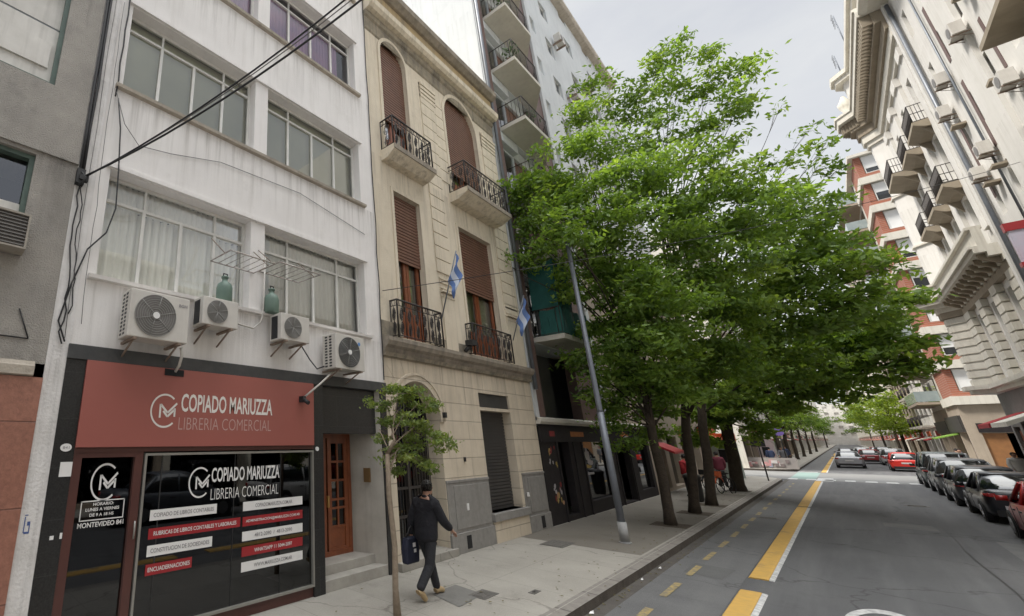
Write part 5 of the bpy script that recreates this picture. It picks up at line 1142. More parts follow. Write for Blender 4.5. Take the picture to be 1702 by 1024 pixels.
LM=leafmat('ash_leaves',(.080,.145,.030),(.155,.260,.050),(.25,.36,.085)); LM2=leafmat('lime_leaves',(.16,.24,.03),(.24,.34,.05),(.32,.42,.08)); LM3=leafmat('young_leaves',(.10,.15,.05),(.18,.25,.08),(.28,.34,.12))
def leaves(blobs, per, size, nleaf=9, spread=.16, tintbase=.0):
    """clumps of leaflets in a hollowish volume round each blob"""
    cs=[];tn=[]
    for (x,y,z,r,dens) in blobs:
        n=max(3,int(per*r*r*dens)); m=max(4,int(11*dens*min(1.4,r+.3)))        # sprays: flattened tufts inside the blob
        sd=rng.normal(size=(m,3)); sd/=np.linalg.norm(sd,axis=1)[:,None]; sc=sd*(r*rng.uniform(.35,1.,m))[:,None]*np.array([1,1,.8])
        k=rng.integers(0,m,n); d=rng.normal(size=(n,3)); d/=np.linalg.norm(d,axis=1)[:,None]
        c=np.array([x,y,z])+sc[k]+d*(r*.36*rng.uniform(.2,1,n)**.5)[:,None]*np.array([1.15,1.15,.42]); cs.append(c)
        tn.append(np.clip(.45+rng.normal(0,.20,m)[k]+rng.normal(0,.15,n),0,1))
    c=np.concatenate(cs); t=np.concatenate(tn); n=len(c)
    c=np.repeat(c,nleaf,0); t=np.repeat(t,nleaf)+rng.normal(0,.06,n*nleaf)
    off=rng.normal(size=(n*nleaf,3))*spread*np.array([1,1,.45]); p=c+off
    a=rng.normal(size=p.shape); a[:,2]=a[:,2]*.7-.40; a/=np.linalg.norm(a,axis=1)[:,None]
    b=np.cross(a,rng.normal(size=p.shape)*np.array([.9,.9,.5])+np.array([0,0,.8])); b/=np.linalg.norm(b,axis=1)[:,None]+1e-9
    s=size*rng.uniform(.7,1.35,len(p))[:,None]; a=a*s; b=b*s*.42
    V=np.stack([p-a,p+b-a*.1,p+a,p-b-a*.1],1).reshape(-1,3); return V,np.clip(t,0,1)
def mesh_leaves(name,V,t,mt,parent):
    off=np.array(parent.location[:]); n=len(V)//4
    me=bpy.data.meshes.new(name); me.vertices.add(len(V)); me.vertices.foreach_set('co',(V-off).astype(np.float32).ravel()); me.loops.add(4*n); me.loops.foreach_set('vertex_index',np.arange(4*n,dtype=np.int32))
    me.polygons.add(n); me.polygons.foreach_set('loop_start',np.arange(0,4*n,4,dtype=np.int32)); me.polygons.foreach_set('loop_total',np.full(n,4,dtype=np.int32))
    at=me.attributes.new('tint','FLOAT','FACE'); at.data.foreach_set('value',t.astype(np.float32)); me.materials.append(mt); me.update(calc_edges=True); me.validate()
    o=bpy.data.objects.new(name,me); COL.objects.link(o); o.parent=parent; return o
def ray_pt(px,py,Y):
    """a direction helper used once while laying out the crowns: point on the plane y=Y"""
    d=Rv*(px-493)+Uv*(512-py)+Fv*730; t=Y/d.y; return (d.x*t, Y, 2.5+d.z*t)
def tree(base,label,lean,blobs,r0=.16,per=60,size=.085,mt=LM,bk='bark',group='street trees along the left kerb',fork=3.2,nleaf=9,spread=.17):
    bx,by=base; o=empty('street_tree',(bx,by,.15),label,'tree',group)
    F=Vector((bx+lean[0]*.5,by+lean[1]*.5,fork)); mb=MB()
    P=[Vector((bx,by,.1)),Vector((bx+lean[0]*.05,by,.5)),Vector((bx+lean[0]*.2+.03,by+lean[1]*.2,fork*.45)),Vector((bx+lean[0]*.35-.02,by+lean[1]*.35,fork*.75)),F]
    mb.tube(P,[r0*1.45,r0*1.08,r0,r0*.95,r0*.9],10); mb.build('trunk',E[bk],o)
    mb=MB(); C=Vector(np.mean([b[:3] for b in blobs],0)); zt=max(b[2] for b in blobs)
    T=Vector((F.x+(C.x-F.x)*.6,F.y+(C.y-F.y)*.6,F.z+(zt-F.z)*.72))
    mains=[F,F.lerp(T,.3)+Vector((.15,-.1,0)),F.lerp(T,.65)+Vector((-.15,.1,0)),T]; mb.tube(mains,[r0*.8,r0*.5,r0*.3,r0*.12],7)
    for b in blobs:
        c=Vector(b[:3]); t=min(.92,max(0,(c.z-F.z)/(max(.5,T.z-F.z))*.62-.12)); s=F.lerp(T,t) if t>0 else F-Vector((0,0,random.uniform(0,.5)))
        m1=s.lerp(c,.4)+Vector((random.uniform(-.2,.2),random.uniform(-.2,.2),.25)); m2=s.lerp(c,.75)+Vector((random.uniform(-.15,.15),random.uniform(-.15,.15),.12))
        rr=r0*(.26-.15*t); mb.tube([s,m1,m2,c],[rr,rr*.7,rr*.42,rr*.15],5,cap=False)
        for k in range(5):
            e=c+Vector((random.gauss(0,1),random.gauss(0,1),random.gauss(0,.6))).normalized()*b[3]*.85; mb.tube([m2.lerp(c,random.random()),c.lerp(e,.5)+Vector((0,0,.05)),e],[rr*.22,rr*.14,rr*.06],4,cap=False)
    mb.build('branches',E[bk],o)
    V,t=leaves(blobs,per,size,nleaf,spread); mesh_leaves('crown',V,t,mt,o); return o
def B3(L):
    out=[]
    for px,py,Y,r,*d in L: x,y,z=ray_pt(px,py,Y); out.append((x,y,z,r,d[0] if d else 1))
    return out
def pit(x,y,s=.42):
    mb=MB(); mb.box(x-s,x+s,y-s,y+s,.150,.160,0); tag(mb.build('tree_pit',E['soil']),kind='structure')
for x,y in ((-3.75,17.3),(-3.76,20.7),(-3.74,23.6),(-3.8,31.2)): pit(x,y)
t1=B3([(870,305,14.8,.75),(905,300,15,.8),(860,345,15,.6),(880,390,15,.65),(830,430,14,.33),(885,430,15,.7),(930,350,15.5,.95),(950,300,16,.9),(985,250,16,.9),(975,190,16.5,.75),(965,240,16,.6),(1000,340,15.5,1.1),(950,420,15.5,1.),(1010,430,16,1.1),(985,130,17,.6,.7),(1060,290,16,1.1),(1060,370,15.5,1.2),(1070,460,16,1.2),(985,480,16,.9),(1000,560,16.5,1.),(1050,540,16.5,1.1),(1020,620,16.5,.9),(1060,660,17,.75),(1035,700,16.8,.45,.9),(1095,600,17,1.1),(1110,530,16.5,1.2),(900,255,15.3,.45,.6),(1085,720,18,.5,.8),(1100,680,18,.6),(1055,735,17,.35),(985,650,16,.45,1.1),(965,600,16,.5),(1010,665,16.3,.6,1.1),(1045,610,16,.9,1.1),(1080,640,16.8,.8,1.1),(1000,700,16.2,.35),(1065,560,15.5,1.),(940,470,15.3,.7),(1090,490,15.8,1.1),(1025,740,16.6,.3),(1120,660,17.3,.7),(938,372,13.3,.5,1.2),(915,398,13.5,.4,1.1),(965,392,13.4,.42,1.1),(900,350,14,.5)])
t2=B3([(1125,85,18,.6,.9),(1090,110,18,.6,.8),(1060,150,18,.7,.8),(1035,190,18,.7,.8),(1125,140,18,.75,.8),(1190,95,18.5,.6,.8),(1230,115,18.5,.6,.8),(1180,140,18.5,.7,.8),(1215,165,18.5,.75,.8),(1010,160,18,.5,.6),(1100,200,18,.75,.8),(1158,205,18,.7,.8),(1222,190,18.5,.45,.6),(1215,240,18.3,.5,.6),(1060,240,17.5,.9,.8),(1130,260,17.5,1.,.8),(1195,285,18,.85,.7),(1110,330,17.5,1.3),(1180,340,18,1.3),(1245,320,18.5,.7,.7),(1250,360,18.5,1.2),(1150,410,17.5,1.3),(1220,430,18,1.3),(1140,480,18,1.2),(1210,500,18.5,1.3),(1160,560,19,1.3),(1220,580,19,1.2),(1130,620,19.5,1.1),(1190,640,19.5,1.),(1100,560,19,1.1)])
t3=B3([(1270,262,21,.5,.5),(1345,215,21.5,.42,.3),(1372,240,21.5,.36,.4),(1295,182,21,.3,.22),(1320,262,21,.5,.5),(1360,278,21,.45,.5),(1290,335,20.5,.85,.6),(1350,335,21,.7,.6),(1390,285,21,.35,.45),(1310,390,20.5,1.2),(1370,390,21,1.,.9),(1290,450,20.5,1.3),(1350,450,21,1.2),(1410,430,21,.9,.9),(1450,450,21,.7,.8),(1290,530,21,1.3),(1360,520,21,1.3),(1420,500,21,1.,.9),(1250,600,22,1.1),(1320,600,22,1.2),(1260,520,21,1.2)])
t4=B3([(1460,500,25,.9,.8),(1480,560,25,.9,.8),(1440,560,25,1.1),(1530,600,24.5,.45,.6),(1505,600,24.5,.6,.8),(1465,610,25,.9,.9),(1400,570,26,1.3),(1390,630,27,1.1),(1425,625,26,.6,.8),(1340,640,28,1.3),(1300,660,29,1.3),(1250,650,30,1.4),(1210,690,30,1.2),(1250,715,31,1.,.9),(1350,590,27,1.3),(1290,600,29,1.5),(1220,610,30,1.5),(1170,680,30,1.2),(1150,720,30,.8,.8),(1195,735,31,.6,.8),(1380,560,26,1.3)])
tree((-3.75,17.3),'nearest big kerbside tree, its leafy crown reaching the beige house',(.25,-.5),t1,.12,128,.086,fork=3.3)
tree((-3.76,20.7),'second big kerbside tree, whose crown rises highest against the sky',(.9,-.3),t2,.135,112,.090,fork=3.6)
tree((-3.74,23.6),'third big kerbside tree, leaning over the road with a thin airy top',(1.,-.2),t3,.145,104,.098,fork=4)
tree((-3.80,31.2),'fourth and farthest big kerbside tree with a thick dark double trunk',(.5,-.3),t4,.24,92,.124,fork=3.6)
# young sapling on the near pavement
yb=B3([(690,655,6.15,.26,1.6),(655,655,6.0,.24,1.6),(715,675,6.3,.18,1.5),(630,675,5.9,.17,1.4),(690,700,6.15,.26,1.4),(650,700,5.95,.24,1.4),(735,735,6.5,.17,1.1),(715,725,6.3,.22,1.3),(680,745,6.1,.28,1.6),(650,760,5.9,.20,1.5),(635,730,5.9,.15,1.),(700,770,6.2,.20,1.4),(665,785,6.0,.15,1.2),(755,742,6.7,.08,1.),(615,665,5.8,.08,1.)])
tree((-4.52,5.62),'young sapling with a thin pale trunk on the pavement before the black pillar',(-.12,.12),yb,.040,850,.034,LM3,'bark2','saplings',fork=2.3,nleaf=7,spread=.05)
# distant trees
def far_tree(x,y,z0,r,h,label,mt=LM,group='distant street trees'):
    b=[(x+random.gauss(0,r*.45),y+random.gauss(0,r*.45),z0+random.uniform(0,h),r*random.uniform(.35,.6),1) for _ in range(14)]
    tree((x,y),label,(.2,.1),b,.16,26,.16,mt,'bark',group,fork=z0-.6,nleaf=6,spread=.25)
far_tree(4.6,92,3.8,2.4,4.2,'lime green tree on the far right pavement beyond the crossing',LM2)
far_tree(4.9,108,4.2,2.2,4.0,'second lime green tree, behind the first on the far right',LM2)
for i,(y,h,lb) in enumerate(((66,3.6,'first slim tree on the far left pavement past the crossing'),(76,4.,'second slim tree on the far left pavement'),(88,4.2,'third slim tree on the far left pavement'),(104,4.4,'fourth slim tree on the far left pavement'),(125,4.6,'most distant tree on the far left pavement'))): far_tree(-4.3,y,3.6,1.3,h,lb)
far_tree(4.8,140,4.5,2.6,5,'farthest tree at the end of the right pavement'); 
far_tree(-4.2,150,4.5,3.,5,'slim tree far down the left pavement before the pale long building')
far_tree(-4,240,5,4,5,'dark tree at the left end of the street'); far_tree(6,240,5,6,7,'green tree at the right end of the street')

# ================================================================ STREET FURNITURE
o=empty('lamp_post',(-3.88,13.5,.15),'tall grey steel lamp post with a pale painted foot on the near pavement','lamp post')
mb=MB(); mb.tube([(-3.88,13.5,.15),(-3.88,13.5,3.2)],.078,14); mb.tube([(-3.88,13.5,3.2),(-3.88,13.5,3.26),(-3.88,13.5,8.4)],[.078,.064,.052],14); mb.build('pole',E['steel'],o)
mb=MB(); mb.tube([(-3.88,13.5,.15),(-3.88,13.5,.62)],.096,14); mb.tube([(-3.88,13.5,.15),(-3.88,13.5,.18)],.13,14); mb.build('base',E['concpole'],o)
mb=MB(); mb.tube([(-3.88,13.5,8.4),(-3.88,13.5,8.5)],.075,12); mb.build('cap',E['concpole'],o)
def signpost(x,y,h,w_,hh,label,disc=None):
    o=empty('road_sign',(x,y,.15),label,'road sign'); mb=MB(); mb.tube([(x,y,.15),(x,y,h)],.035,8); mb.build('post',E['blackpl'],o)
    mb=MB()
    if disc: mb.prism([(w_*math.cos(t*.314),h-w_+w_*math.sin(t*.314)) for t in range(20)],-.02,.0,lambda u,v,w2:(x+u,y-.04+w2,v)); mb.build('panel',disc,o)
    else: mb.box(x-w_/2,x+w_/2,y-.06,y-.035,h-hh,h,0); mb.build('panel',E['blackpl'],o)
signpost(-3.45,40.3,2.75,.62,.62,'dark road sign seen from behind on a thin post at the crossing corner')
signpost(-3.6,60,3.6,.35,0,'round violet sign on a post past the crossing',mat('violet_sign',(.22,.14,.45),rough=.5))
def litter(kind,x,y,label):
    o=empty('litter_bin',(x,y,.15),label,'bin','bins on the left pavement'); mb=MB(); mb.loft([[(x+r*math.cos(t*.524),y+r*math.sin(t*.524),.15+z) for t in range(12)] for r,z in ((.20,0),(.24,.1),(.27,.85),(.29,.9))]); mb.build('drum',E['blackpl'],o)
    mb=MB(); mb.loft([[(x+r*math.cos(t*.524),y+r*math.sin(t*.524),.15+z) for t in range(12)] for r,z in ((.30,.9),(.28,1.0),(.12,1.08))]); mb.build('lid',E['metalshut'],o)
litter(0,-4.3,24.6,'black litter bin behind the second big tree'); 
# shop boards on the pavement
def board(x,y,w_,h,m_,m2,label,hang=.0):
    o=empty('advertising_board',(x,y,.15),label,'board','advertising boards on the left pavement'); mb=MB(); mb.box(x-w_/2,x+w_/2,y-.05,y+.05,.15+hang,.15+h); mb.build('panel',m_,o)
    mb=MB(); mb.box(x-w_/2-.02,x+w_/2+.02,y-.07,y+.07,.15+h,.15+h+.5); mb.build('header',m2,o); mb=MB(); mb.box(x-w_*.25,x+w_*.2,y-.062,y-.05,1.1,1.9); mb.build('picture',E['dark'],o)
board(-5.2,41.5,1.3,2.3,mat('pale_poster',(.42,.46,.45),(.34,.42,.34),1.5,.7),E['orange'],'tall pale poster board with an orange header beyond the trunks')
board(-4.9,62.5,1.1,2.6,mat('pinkish_poster',(.52,.36,.36),(.5,.45,.45),2,.7),E['cream'],'pinkish poster board past the crossing on the left')
mb=MB(); mb.box(-6.0,-2.9,57.93,58.0,.15,1.05)
for k in range(22):
    a=random.uniform(-5.95,-3.3); b=random.uniform(.22,.6); mb.box(a,a+random.uniform(.2,.4),57.90-.001*k,57.93,b,b+random.uniform(.2,.38),random.choice((1,2,3,4)))
HB=[mat('papered_hoarding',(.30,.27,.25),(.22,.20,.19),2,.8),mat('poster_pink',(.50,.26,.26),(.40,.2,.2),6,.8),mat('poster_pale',(.55,.52,.50),(.42,.40,.40),6,.8),mat('poster_blue',(.20,.24,.34),(.3,.3,.36),6,.8),mat('poster_dark',(.12,.10,.10),(.2,.16,.15),6,.8)]
tag(mb.build('site_hoarding',HB),'low hoarding covered with posters at the corner past the crossing','hoarding')
# bicycles
def bicycle(x,y,rot,label,fcol,wcol):
    o=empty('bicycle',(0,0,0),label,'bicycle','bicycles parked by the big trees'); mb=MB()
    ring=lambda cy,r,rr,m: mb.tube([(0,cy+r*math.cos(t*.3142),.34+r*math.sin(t*.3142)) for t in range(21)],rr,5,m,cap=False)
    mb=MB(); ring(-.52,.33,.02,0); [mb.tube([(0,-.52,.34),(0,-.52+.32*math.cos(a),.34+.32*math.sin(a))],.003,3) for a in np.arange(0,6.2,.52)]; mb.build('wheel',E['tyre'],o)
    mb=MB(); ring(.52,.33,.02,0); [mb.tube([(0,.52,.34),(0,.52+.32*math.cos(a),.34+.32*math.sin(a))],.003,3) for a in np.arange(0,6.2,.52)]; mb.build('wheel',E['tyre'],o)
    mb=MB()
    for a,b in (((0,-.52,.34),(0,-.08,.30)),((0,-.08,.30),(0,-.20,.86)),((0,-.2,.78),(0,.34,.80)),((0,-.08,.30),(0,.36,.70)),((0,.52,.34),(0,.33,.92)),((0,-.52,.34),(0,-.19,.76))): mb.tube([a,b],.018,6)
    mb.build('frame',fcol,o)
    mb=MB(); mb.tube([(-.28,.28,1.0),(-.05,.34,.98),(0,.33,.94),(.05,.34,.98),(.28,.28,1.0)],.014,5); mb.build('handlebar',E['steel'],o)
    mb=MB(); mb.loft([[(s*q,-.22+yy,.90+zz) for s,q,zz in ((-1,w1,0),(0,0,.03),(1,w1,0),(0,0,-.05))] for yy,w1 in ((-.14,.08),(0,.06),(.13,.02))]); mb.build('saddle',E['blackpl'],o)
    mb=MB(); mb.tube([(0,.52+.37*math.cos(a),.34+.37*math.sin(a)) for a in np.arange(.2,2.9,.25)],.035,4); mb.build('mudguard',wcol,o)
    mb=MB(); mb.box(-.15,.15,.55,.80,.72,.95); mb.build('basket',wcol,o)
    o.location=(x,y,.15); o.rotation_euler=(R(4),0,rot); return o
bicycle(-3.95,29.2,R(165),'black bicycle with an orange front guard leaning before the fourth big tree',E['blackpl'],E['orange'])
bicycle(-4.35,30.0,R(150),'dark bicycle behind the orange fronted one',E['metalshut'],E['blackpl'])
# ================================================================ CARS
def car(kind,x,y,rot,paint,label,group):
    L_,Wd,H=dict(sedan=(4.5,1.78,1.46),hatch=(4.0,1.74,1.5),suv=(4.4,1.82,1.66),van=(4.7,1.85,1.85))[kind]; hl=L_/2; hw=Wd/2
    o=empty('car',(0,0,0),label,'car',group); belt={'sedan':.94,'hatch':.96,'suv':1.05,'van':1.05}[kind]
    tailz={'sedan':1.02,'hatch':belt+.02,'suv':belt+.02,'van':belt+.02}[kind]
    st=[(-1,.40,tailz-.16,.80),(-.975,.30,tailz-.05,.90),(-.90,.24,tailz,.955),(-.70,.20,belt+.02,.985),(-.35,.19,belt,1.),(0,.19,belt-.01,1.),(.35,.19,belt-.02,.995),(.56,.21,belt-.05,.98),(.76,.23,belt-.14,.96),(.90,.26,belt-.22,.91),(.97,.30,belt-.32,.83),(1,.38,belt-.42,.72)]
    rings=[]
    for s,zb,zt,wf in st:
        w_=hw*wf; zm=(zb+zt)/2
        half=[(w_*.86,zb),(w_*.975,zb+.10),(w_,zm+.02),(w_*.985,zt-.16),(w_*.93,zt-.035),(w_*.78,zt),(w_*.3,zt+.02)]
        rings.append([(a,s*hl,b) for a,b in half]+[(-a,s*hl,b) for a,b in half[::-1]])
    mb=MB(); mb.loft(rings); body=mb.build('body',paint,o)
    gh={'sedan':[(-.66,0),(-.42,.90),(-.30,.98),(-.05,1),(.10,.97),(.42,0)],'hatch':[(-.97,0),(-.84,.86),(-.70,.97),(-.2,1),(.14,.95),(.50,0)],'suv':[(-.97,0),(-.88,.88),(-.78,.97),(-.2,1),(.16,.96),(.48,0)],'van':[(-.98,0),(-.94,.90),(-.84,.98),(0,1),(.30,.95),(.66,0)]}[kind]
    rg=[];rr=[]
    for s,q in gh:
        zt=belt-.02+(H-belt+.02)*q; wb=hw*.90; wt=hw*(.90-.20*q)
        rg.append([(wb,s*hl,belt-.05),(wb*.5+wt*.5,s*hl,(belt-.05+zt)/2),(wt,s*hl,zt-.01),(wt*.5,s*hl,zt+.025*q),(-wt*.5,s*hl,zt+.025*q),(-wt,s*hl,zt-.01),(-wb*.5-wt*.5,s*hl,(belt-.05+zt)/2),(-wb,s*hl,belt-.05)])
    mb=MB(); mb.loft(rg); mb.build('windows',E['carglass'],o)
    mb=MB(); RF=[]
    for s,q in gh[1:-1]:
        zt=belt-.02+(H-belt+.02)*q; wt=hw*(.90-.20*q)+.012; RF.append([(wt,s*hl,zt-.05),(wt*.97,s*hl,zt+.012),(wt*.5,s*hl,zt+.04),(-wt*.5,s*hl,zt+.04),(-wt*.97,s*hl,zt+.012),(-wt,s*hl,zt-.05)])
    mb.loft(RF); 
    def side(i,t): 
        s,q=gh[i]; s2,q2=gh[i+1]; return (s+(s2-s)*t, q+(q2-q)*t)
    for sx in (1,-1):
        for (sb,_),(s1,q1) in (((gh[0][0]+.02,0),gh[1]),((-.10,0),(-.08,1.)),((gh[-1][0]-.02,0),gh[-2])):
            z1=belt+(H-belt)*q1; mb.tube([(sx*hw*.915,sb*hl,belt-.03),(sx*(hw*(.90-.20*q1)+.012),s1*hl,z1-.03)],.032,5)
        mb.tube([(sx*hw*.915,gh[0][0]*hl,belt-.03),(sx*hw*.915,gh[-1][0]*hl,belt-.05)],.02,4)
    mb.build('roof',paint,o)
    for sx in (1,-1):
        for cy in (-.62,.62):
            r=.315 if kind!='suv' else .345; T=lambda u,v,w_:(sx*(hw-.02+w_),cy*hl+u,r+v); C=lambda q,n=20:[(q*math.cos(2*math.pi*i/n),q*math.sin(2*math.pi*i/n)) for i in range(n)]
            mb=MB(); mb.prism(C(r+.055),-.10,.018,T); mb.build('wheel_arch',E['blackpl'],o)
            mb=MB(); mb.prism(C(r),-.18,.035,T); wl=mb.build('wheel',E['tyre'],o,.012)
            mb=MB(); mb.prism(C(r*.64),.0,.040,T)
            for k in range(5): a=k*1.2566; mb.prism([(r*.62*math.cos(a+d),r*.62*math.sin(a+d)) for d in (-.13,.13)]+[(.03*math.cos(a+.8),.03*math.sin(a+.8)),(.03*math.cos(a-.8),.03*math.sin(a-.8))],.040,.048,T)
            mb.build('rim',E['rim'],wl)
        tz=tailz-.14
        mb=MB(); mb.loft([[(sx*hw*a,yy*hl,z) for a,z in ((.70,tz-.09),(.70,tz+.03),(k,tz+.02),(k,tz-.07))] for yy,k in ((-1.004,.84),(-.985,.93),(-.93,.968))]); mb.build('tail_light',E['tail'],o)
        mb=MB(); mb.loft([[(sx*hw*a,yy*hl,z) for a,z in ((.50,belt-.40),(.50,belt-.30),(k,belt-.28+e),(k,belt-.40+e))] for yy,k,e in ((1.0,.78,0),(.955,.88,.03),(.86,.945,.07))]); mb.build('headlight',E['head'],o)
        mb=MB(); mb.loft([[(sx*(hw+a),(.36+b)*hl,belt+z) for b,z in ((-.02,.0),(.03,0),(.03,.12),(-.02,.13))] for a in (-.03,.06,.16)]); mb.build('mirror',paint if kind!='van' else E['blackpl'],o)
        mb=MB(); 
        for s in (-.10,.28): mb.cut(); mb.box(sx*hw*.998-.004,sx*hw*.998+.004,(s)*hl-.006,s*hl+.006,.30,belt-.08)
        for s in (-.20,.16): mb.cut(); mb.box(sx*hw*1.0-.012,sx*hw*1.0+.012,s*hl-.09,s*hl+.09,belt-.20,belt-.17)
        mb.build('door_trim',E['blackpl'],o)
    mb=MB(); mb.box(-hw*.8,hw*.8,-hl-.012,-hl+.1,.24,.42); mb.cut(); mb.box(-hw*.7,hw*.7,hl-.1,hl+.008,.24,.40); mb.build('bumper_trim',E['blackpl'],o)
    mb=MB(); mb.box(-.26,.26,-hl-.018,-hl-.002,.62,.74); mb.build('number_plate',E['plate'],o)
    o.location=(x,y,0); o.rotation_euler=(0,0,rot); return o
def paint(n,c,c2=None): return mat(n,c,c2 or tuple(v*.85 for v in c),1.5,.35,coat=.35)
pk='cars parked along the right kerb'; gt='cars beyond the crossing'
car('hatch',3.32,22.0,0,paint('red_paint',(.40,.02,.018)),'red hatchback cut by the right edge, nearest parked car',pk)
for i,(yy,kd,c_,lb) in enumerate(((1.5,'suv',(.32,.33,.34),'silver tall car parked opposite the copy shop, seen only in its window'),(7.2,'sedan',(.10,.11,.13),'grey sedan parked opposite the copy shop, seen only in its window'),(12.6,'hatch',(.50,.50,.50),'white hatchback parked across the street outside the frame'))): car(kd,3.3,yy,0,paint('parked_paint_%s'%'abc'[i],c_),lb,pk)
car('sedan',3.30,28.5,0,paint('black_paint',(.012,.014,.02)),'black sedan parked behind the nearest red car',pk)
car('hatch',3.25,33.8,0,paint('graphite_paint',(.05,.052,.06)),'dark graphite hatchback parked third from the right edge',pk)
car('suv',3.30,39.4,0,paint('dull_silver_paint',(.20,.205,.21)),'dull silver tall car parked fourth in the row',pk)
car('van',3.30,45.0,0,paint('grey_green_paint',(.10,.12,.115)),'grey green van at the far end of the parked row',pk)
car('hatch',2.95,65.5,0,paint('bright_red_paint',(.62,.028,.018)),'bright red hatchback just beyond the crossing',gt)
car('sedan',-.05,70,0,paint('silver_paint',(.36,.37,.39)),'silver sedan driving away beyond the crossing next to the bike lane',gt)
car('hatch',1.55,84,0,paint('dark_red_paint',(.30,.015,.02)),'dark red car between the silver sedan and the bright red hatchback',gt)
car('suv',3.0,80,0,paint('white_paint',(.55,.55,.55)),'white car ahead of the bright red hatchback',gt)
car('sedan',-.1,96,0,paint('grey_paint',(.18,.18,.19)),'grey car far ahead of the silver sedan',gt)
car('hatch',1.4,104,0,paint('white_paint',(.55,.55,.55)),'small white car in the distant middle lane',gt)
car('suv',3.1,98,0,paint('black_paint',(.02,.02,.02)),'black car in the distant right lane',gt)
car('sedan',3.1,118,0,paint('dark_red_paint',(.3,.02,.02)),'most distant dark red car in the right lane',gt)

# ================================================================ PEOPLE
def skin(name,V,Ed,mt,parent,sub=2):
    me=bpy.data.meshes.new(name); me.from_pydata([v[:3] for v in V],Ed,[]); ob=bpy.data.objects.new(name,me); COL.objects.link(ob); ob.parent=parent
    s=ob.modifiers.new('skin','SKIN'); s.use_smooth_shade=True
    for i,v in enumerate(V):
        r=v[3]; r=r if isinstance(r,tuple) else (r,r); d=me.skin_vertices[0].data[i]; d.radius=r; d.use_root=(i==0)
    b=ob.modifiers.new('sub','SUBSURF'); b.levels=sub; b.render_levels=sub; me.materials.append(mt); return ob
SKIN=mat('skin',(.42,.24,.17),(.36,.20,.14),12,.55); HAIR=mat('dark_hair',(.012,.009,.008),rough=.6)
def person(x,y,rot,label,top,trous,shoe,pose,s=1.,hood=True,group=None):
    o=empty('person',(0,0,0),label,'person',group); J=pose
    def hand(w_,d,side):
        """palm and five separate bent fingers, as chains rooted in the palm"""
        d=Vector(d).normalized(); a=Vector((side,0,0)); a=(a-d*a.dot(d)).normalized(); n=d.cross(a); w_=Vector(w_); V=[];Ed=[]
        V.append((*w_,.022)); V.append((*(w_+d*.05),(.030,.018))); V.append((*(w_+d*.085),(.034,.016))); Ed+=[(0,1),(1,2)]
        for k,(of,ln) in enumerate(((-.027,.060),(-.009,.070),(.009,.066),(.027,.052))):
            b=w_+d*.088+a*of; i=len(V); V+=[(*b,.0095),(*(b+d*ln*.5+n*.008),.0085),(*(b+d*ln*.85+n*.030),.0075)]; Ed+=[(2,i),(i,i+1),(i+1,i+2)]
        b=w_+d*.035-a*.034; i=len(V); V+=[(*b,.011),(*(b-a*.018+d*.035+n*.01),.009),(*(b-a*.020+d*.058+n*.018),.008)]; Ed+=[(1,i),(i,i+1),(i+1,i+2)]
        return V,Ed
    V=[(0,J['py'],.94,.11),(0,J['py']+.01,1.10,.10),(0,J['cy'],1.30,(.15,.11)),(0,J['cy']+.01,1.44,.09),(0,J['hy']-.04,1.51,.052),(0,J['hy'],1.585,.078),(0,J['hy']+.008,1.665,.090),(0,J['hy']-.005,1.725,.055)]
    Ed=[(i,i+1) for i in range(7)]
    # face: nose, chin, ears
    i=len(V); V+=[(0,J['hy']+.095,1.635,.014),(0,J['hy']+.06,1.575,.030),(.083,J['hy'],1.635,.016),(-.083,J['hy'],1.635,.016)]; Ed+=[(6,i),(5,i+1),(6,i+2),(6,i+3)]
    for sd,k in ((1,'R'),(-1,'L')):
        e,w_=J['e'+k],J['w'+k]; i=len(V); V+=[(sd*.17,J['cy'],1.42,.055),(*e,.042),(*w_,.026)]; Ed+=[(3,i),(i,i+1),(i+1,i+2)]
        hv,he=hand(w_,Vector(w_)-Vector(e)+Vector((0,0,-.03)),sd); b=len(V); V+=hv[1:]; Ed+=[(i+2 if p==0 else b+p-1,b+q-1) for p,q in he]
        kn,an=J['k'+k],J['a'+k]; i=len(V); V+=[(sd*.09,J['py'],.86,.085),(*kn,.055),(*an,.038)]; Ed+=[(0,i),(i,i+1),(i+1,i+2)]
    skin('body',V,Ed,SKIN,o)
    V=[(0,J['py']-.01,.80,(.215,.18)),(0,J['py']-.005,.93,(.215,.18)),(0,J['py']+.01,1.12,(.222,.175)),(0,J['cy'],1.29,(.235,.17)),(0,J['cy'],1.42,(.18,.13)),(0,J['hy']-.06,1.50,.072)]; Ed=[(0,1),(1,2),(2,3),(3,4),(4,5)]
    for sd,k in ((1,'R'),(-1,'L')):
        e,w_=Vector(J['e'+k]),Vector(J['w'+k]); i=len(V); V+=[(sd*.185,J['cy'],1.40,.100),(*e,.084),(*(e.lerp(w_,.93)),.060)]; Ed+=[(4,i),(i,i+1),(i+1,i+2)]
    if hood: i=len(V); V+=[(0,J['hy']-.125,1.485,(.13,.085)),(.075,J['hy']-.08,1.49,.055),(-.075,J['hy']-.08,1.49,.055)]; Ed+=[(5,i),(i,i+1),(i,i+2)]
    skin('hoodie' if hood else 'coat',V,Ed,top,o)
    V=[(0,J['py'],1.04,(.14,.115)),(0,J['py'],.93,(.155,.13))]; Ed=[(0,1)]
    for sd,k in ((1,'R'),(-1,'L')):
        kn,an=Vector(J['k'+k]),Vector(J['a'+k]); i=len(V); V+=[(sd*.085,J['py'],.86,.10),(*(Vector((sd*.09,J['py'],.86)).lerp(kn,.5)),.088),(*kn,.080),(*(kn.lerp(an,.5)),.072),(*(kn.lerp(an,1.06)),.068)]; Ed+=[(1,i)]+[(i+q,i+q+1) for q in range(4)]
    skin('trousers',V,Ed,trous,o)
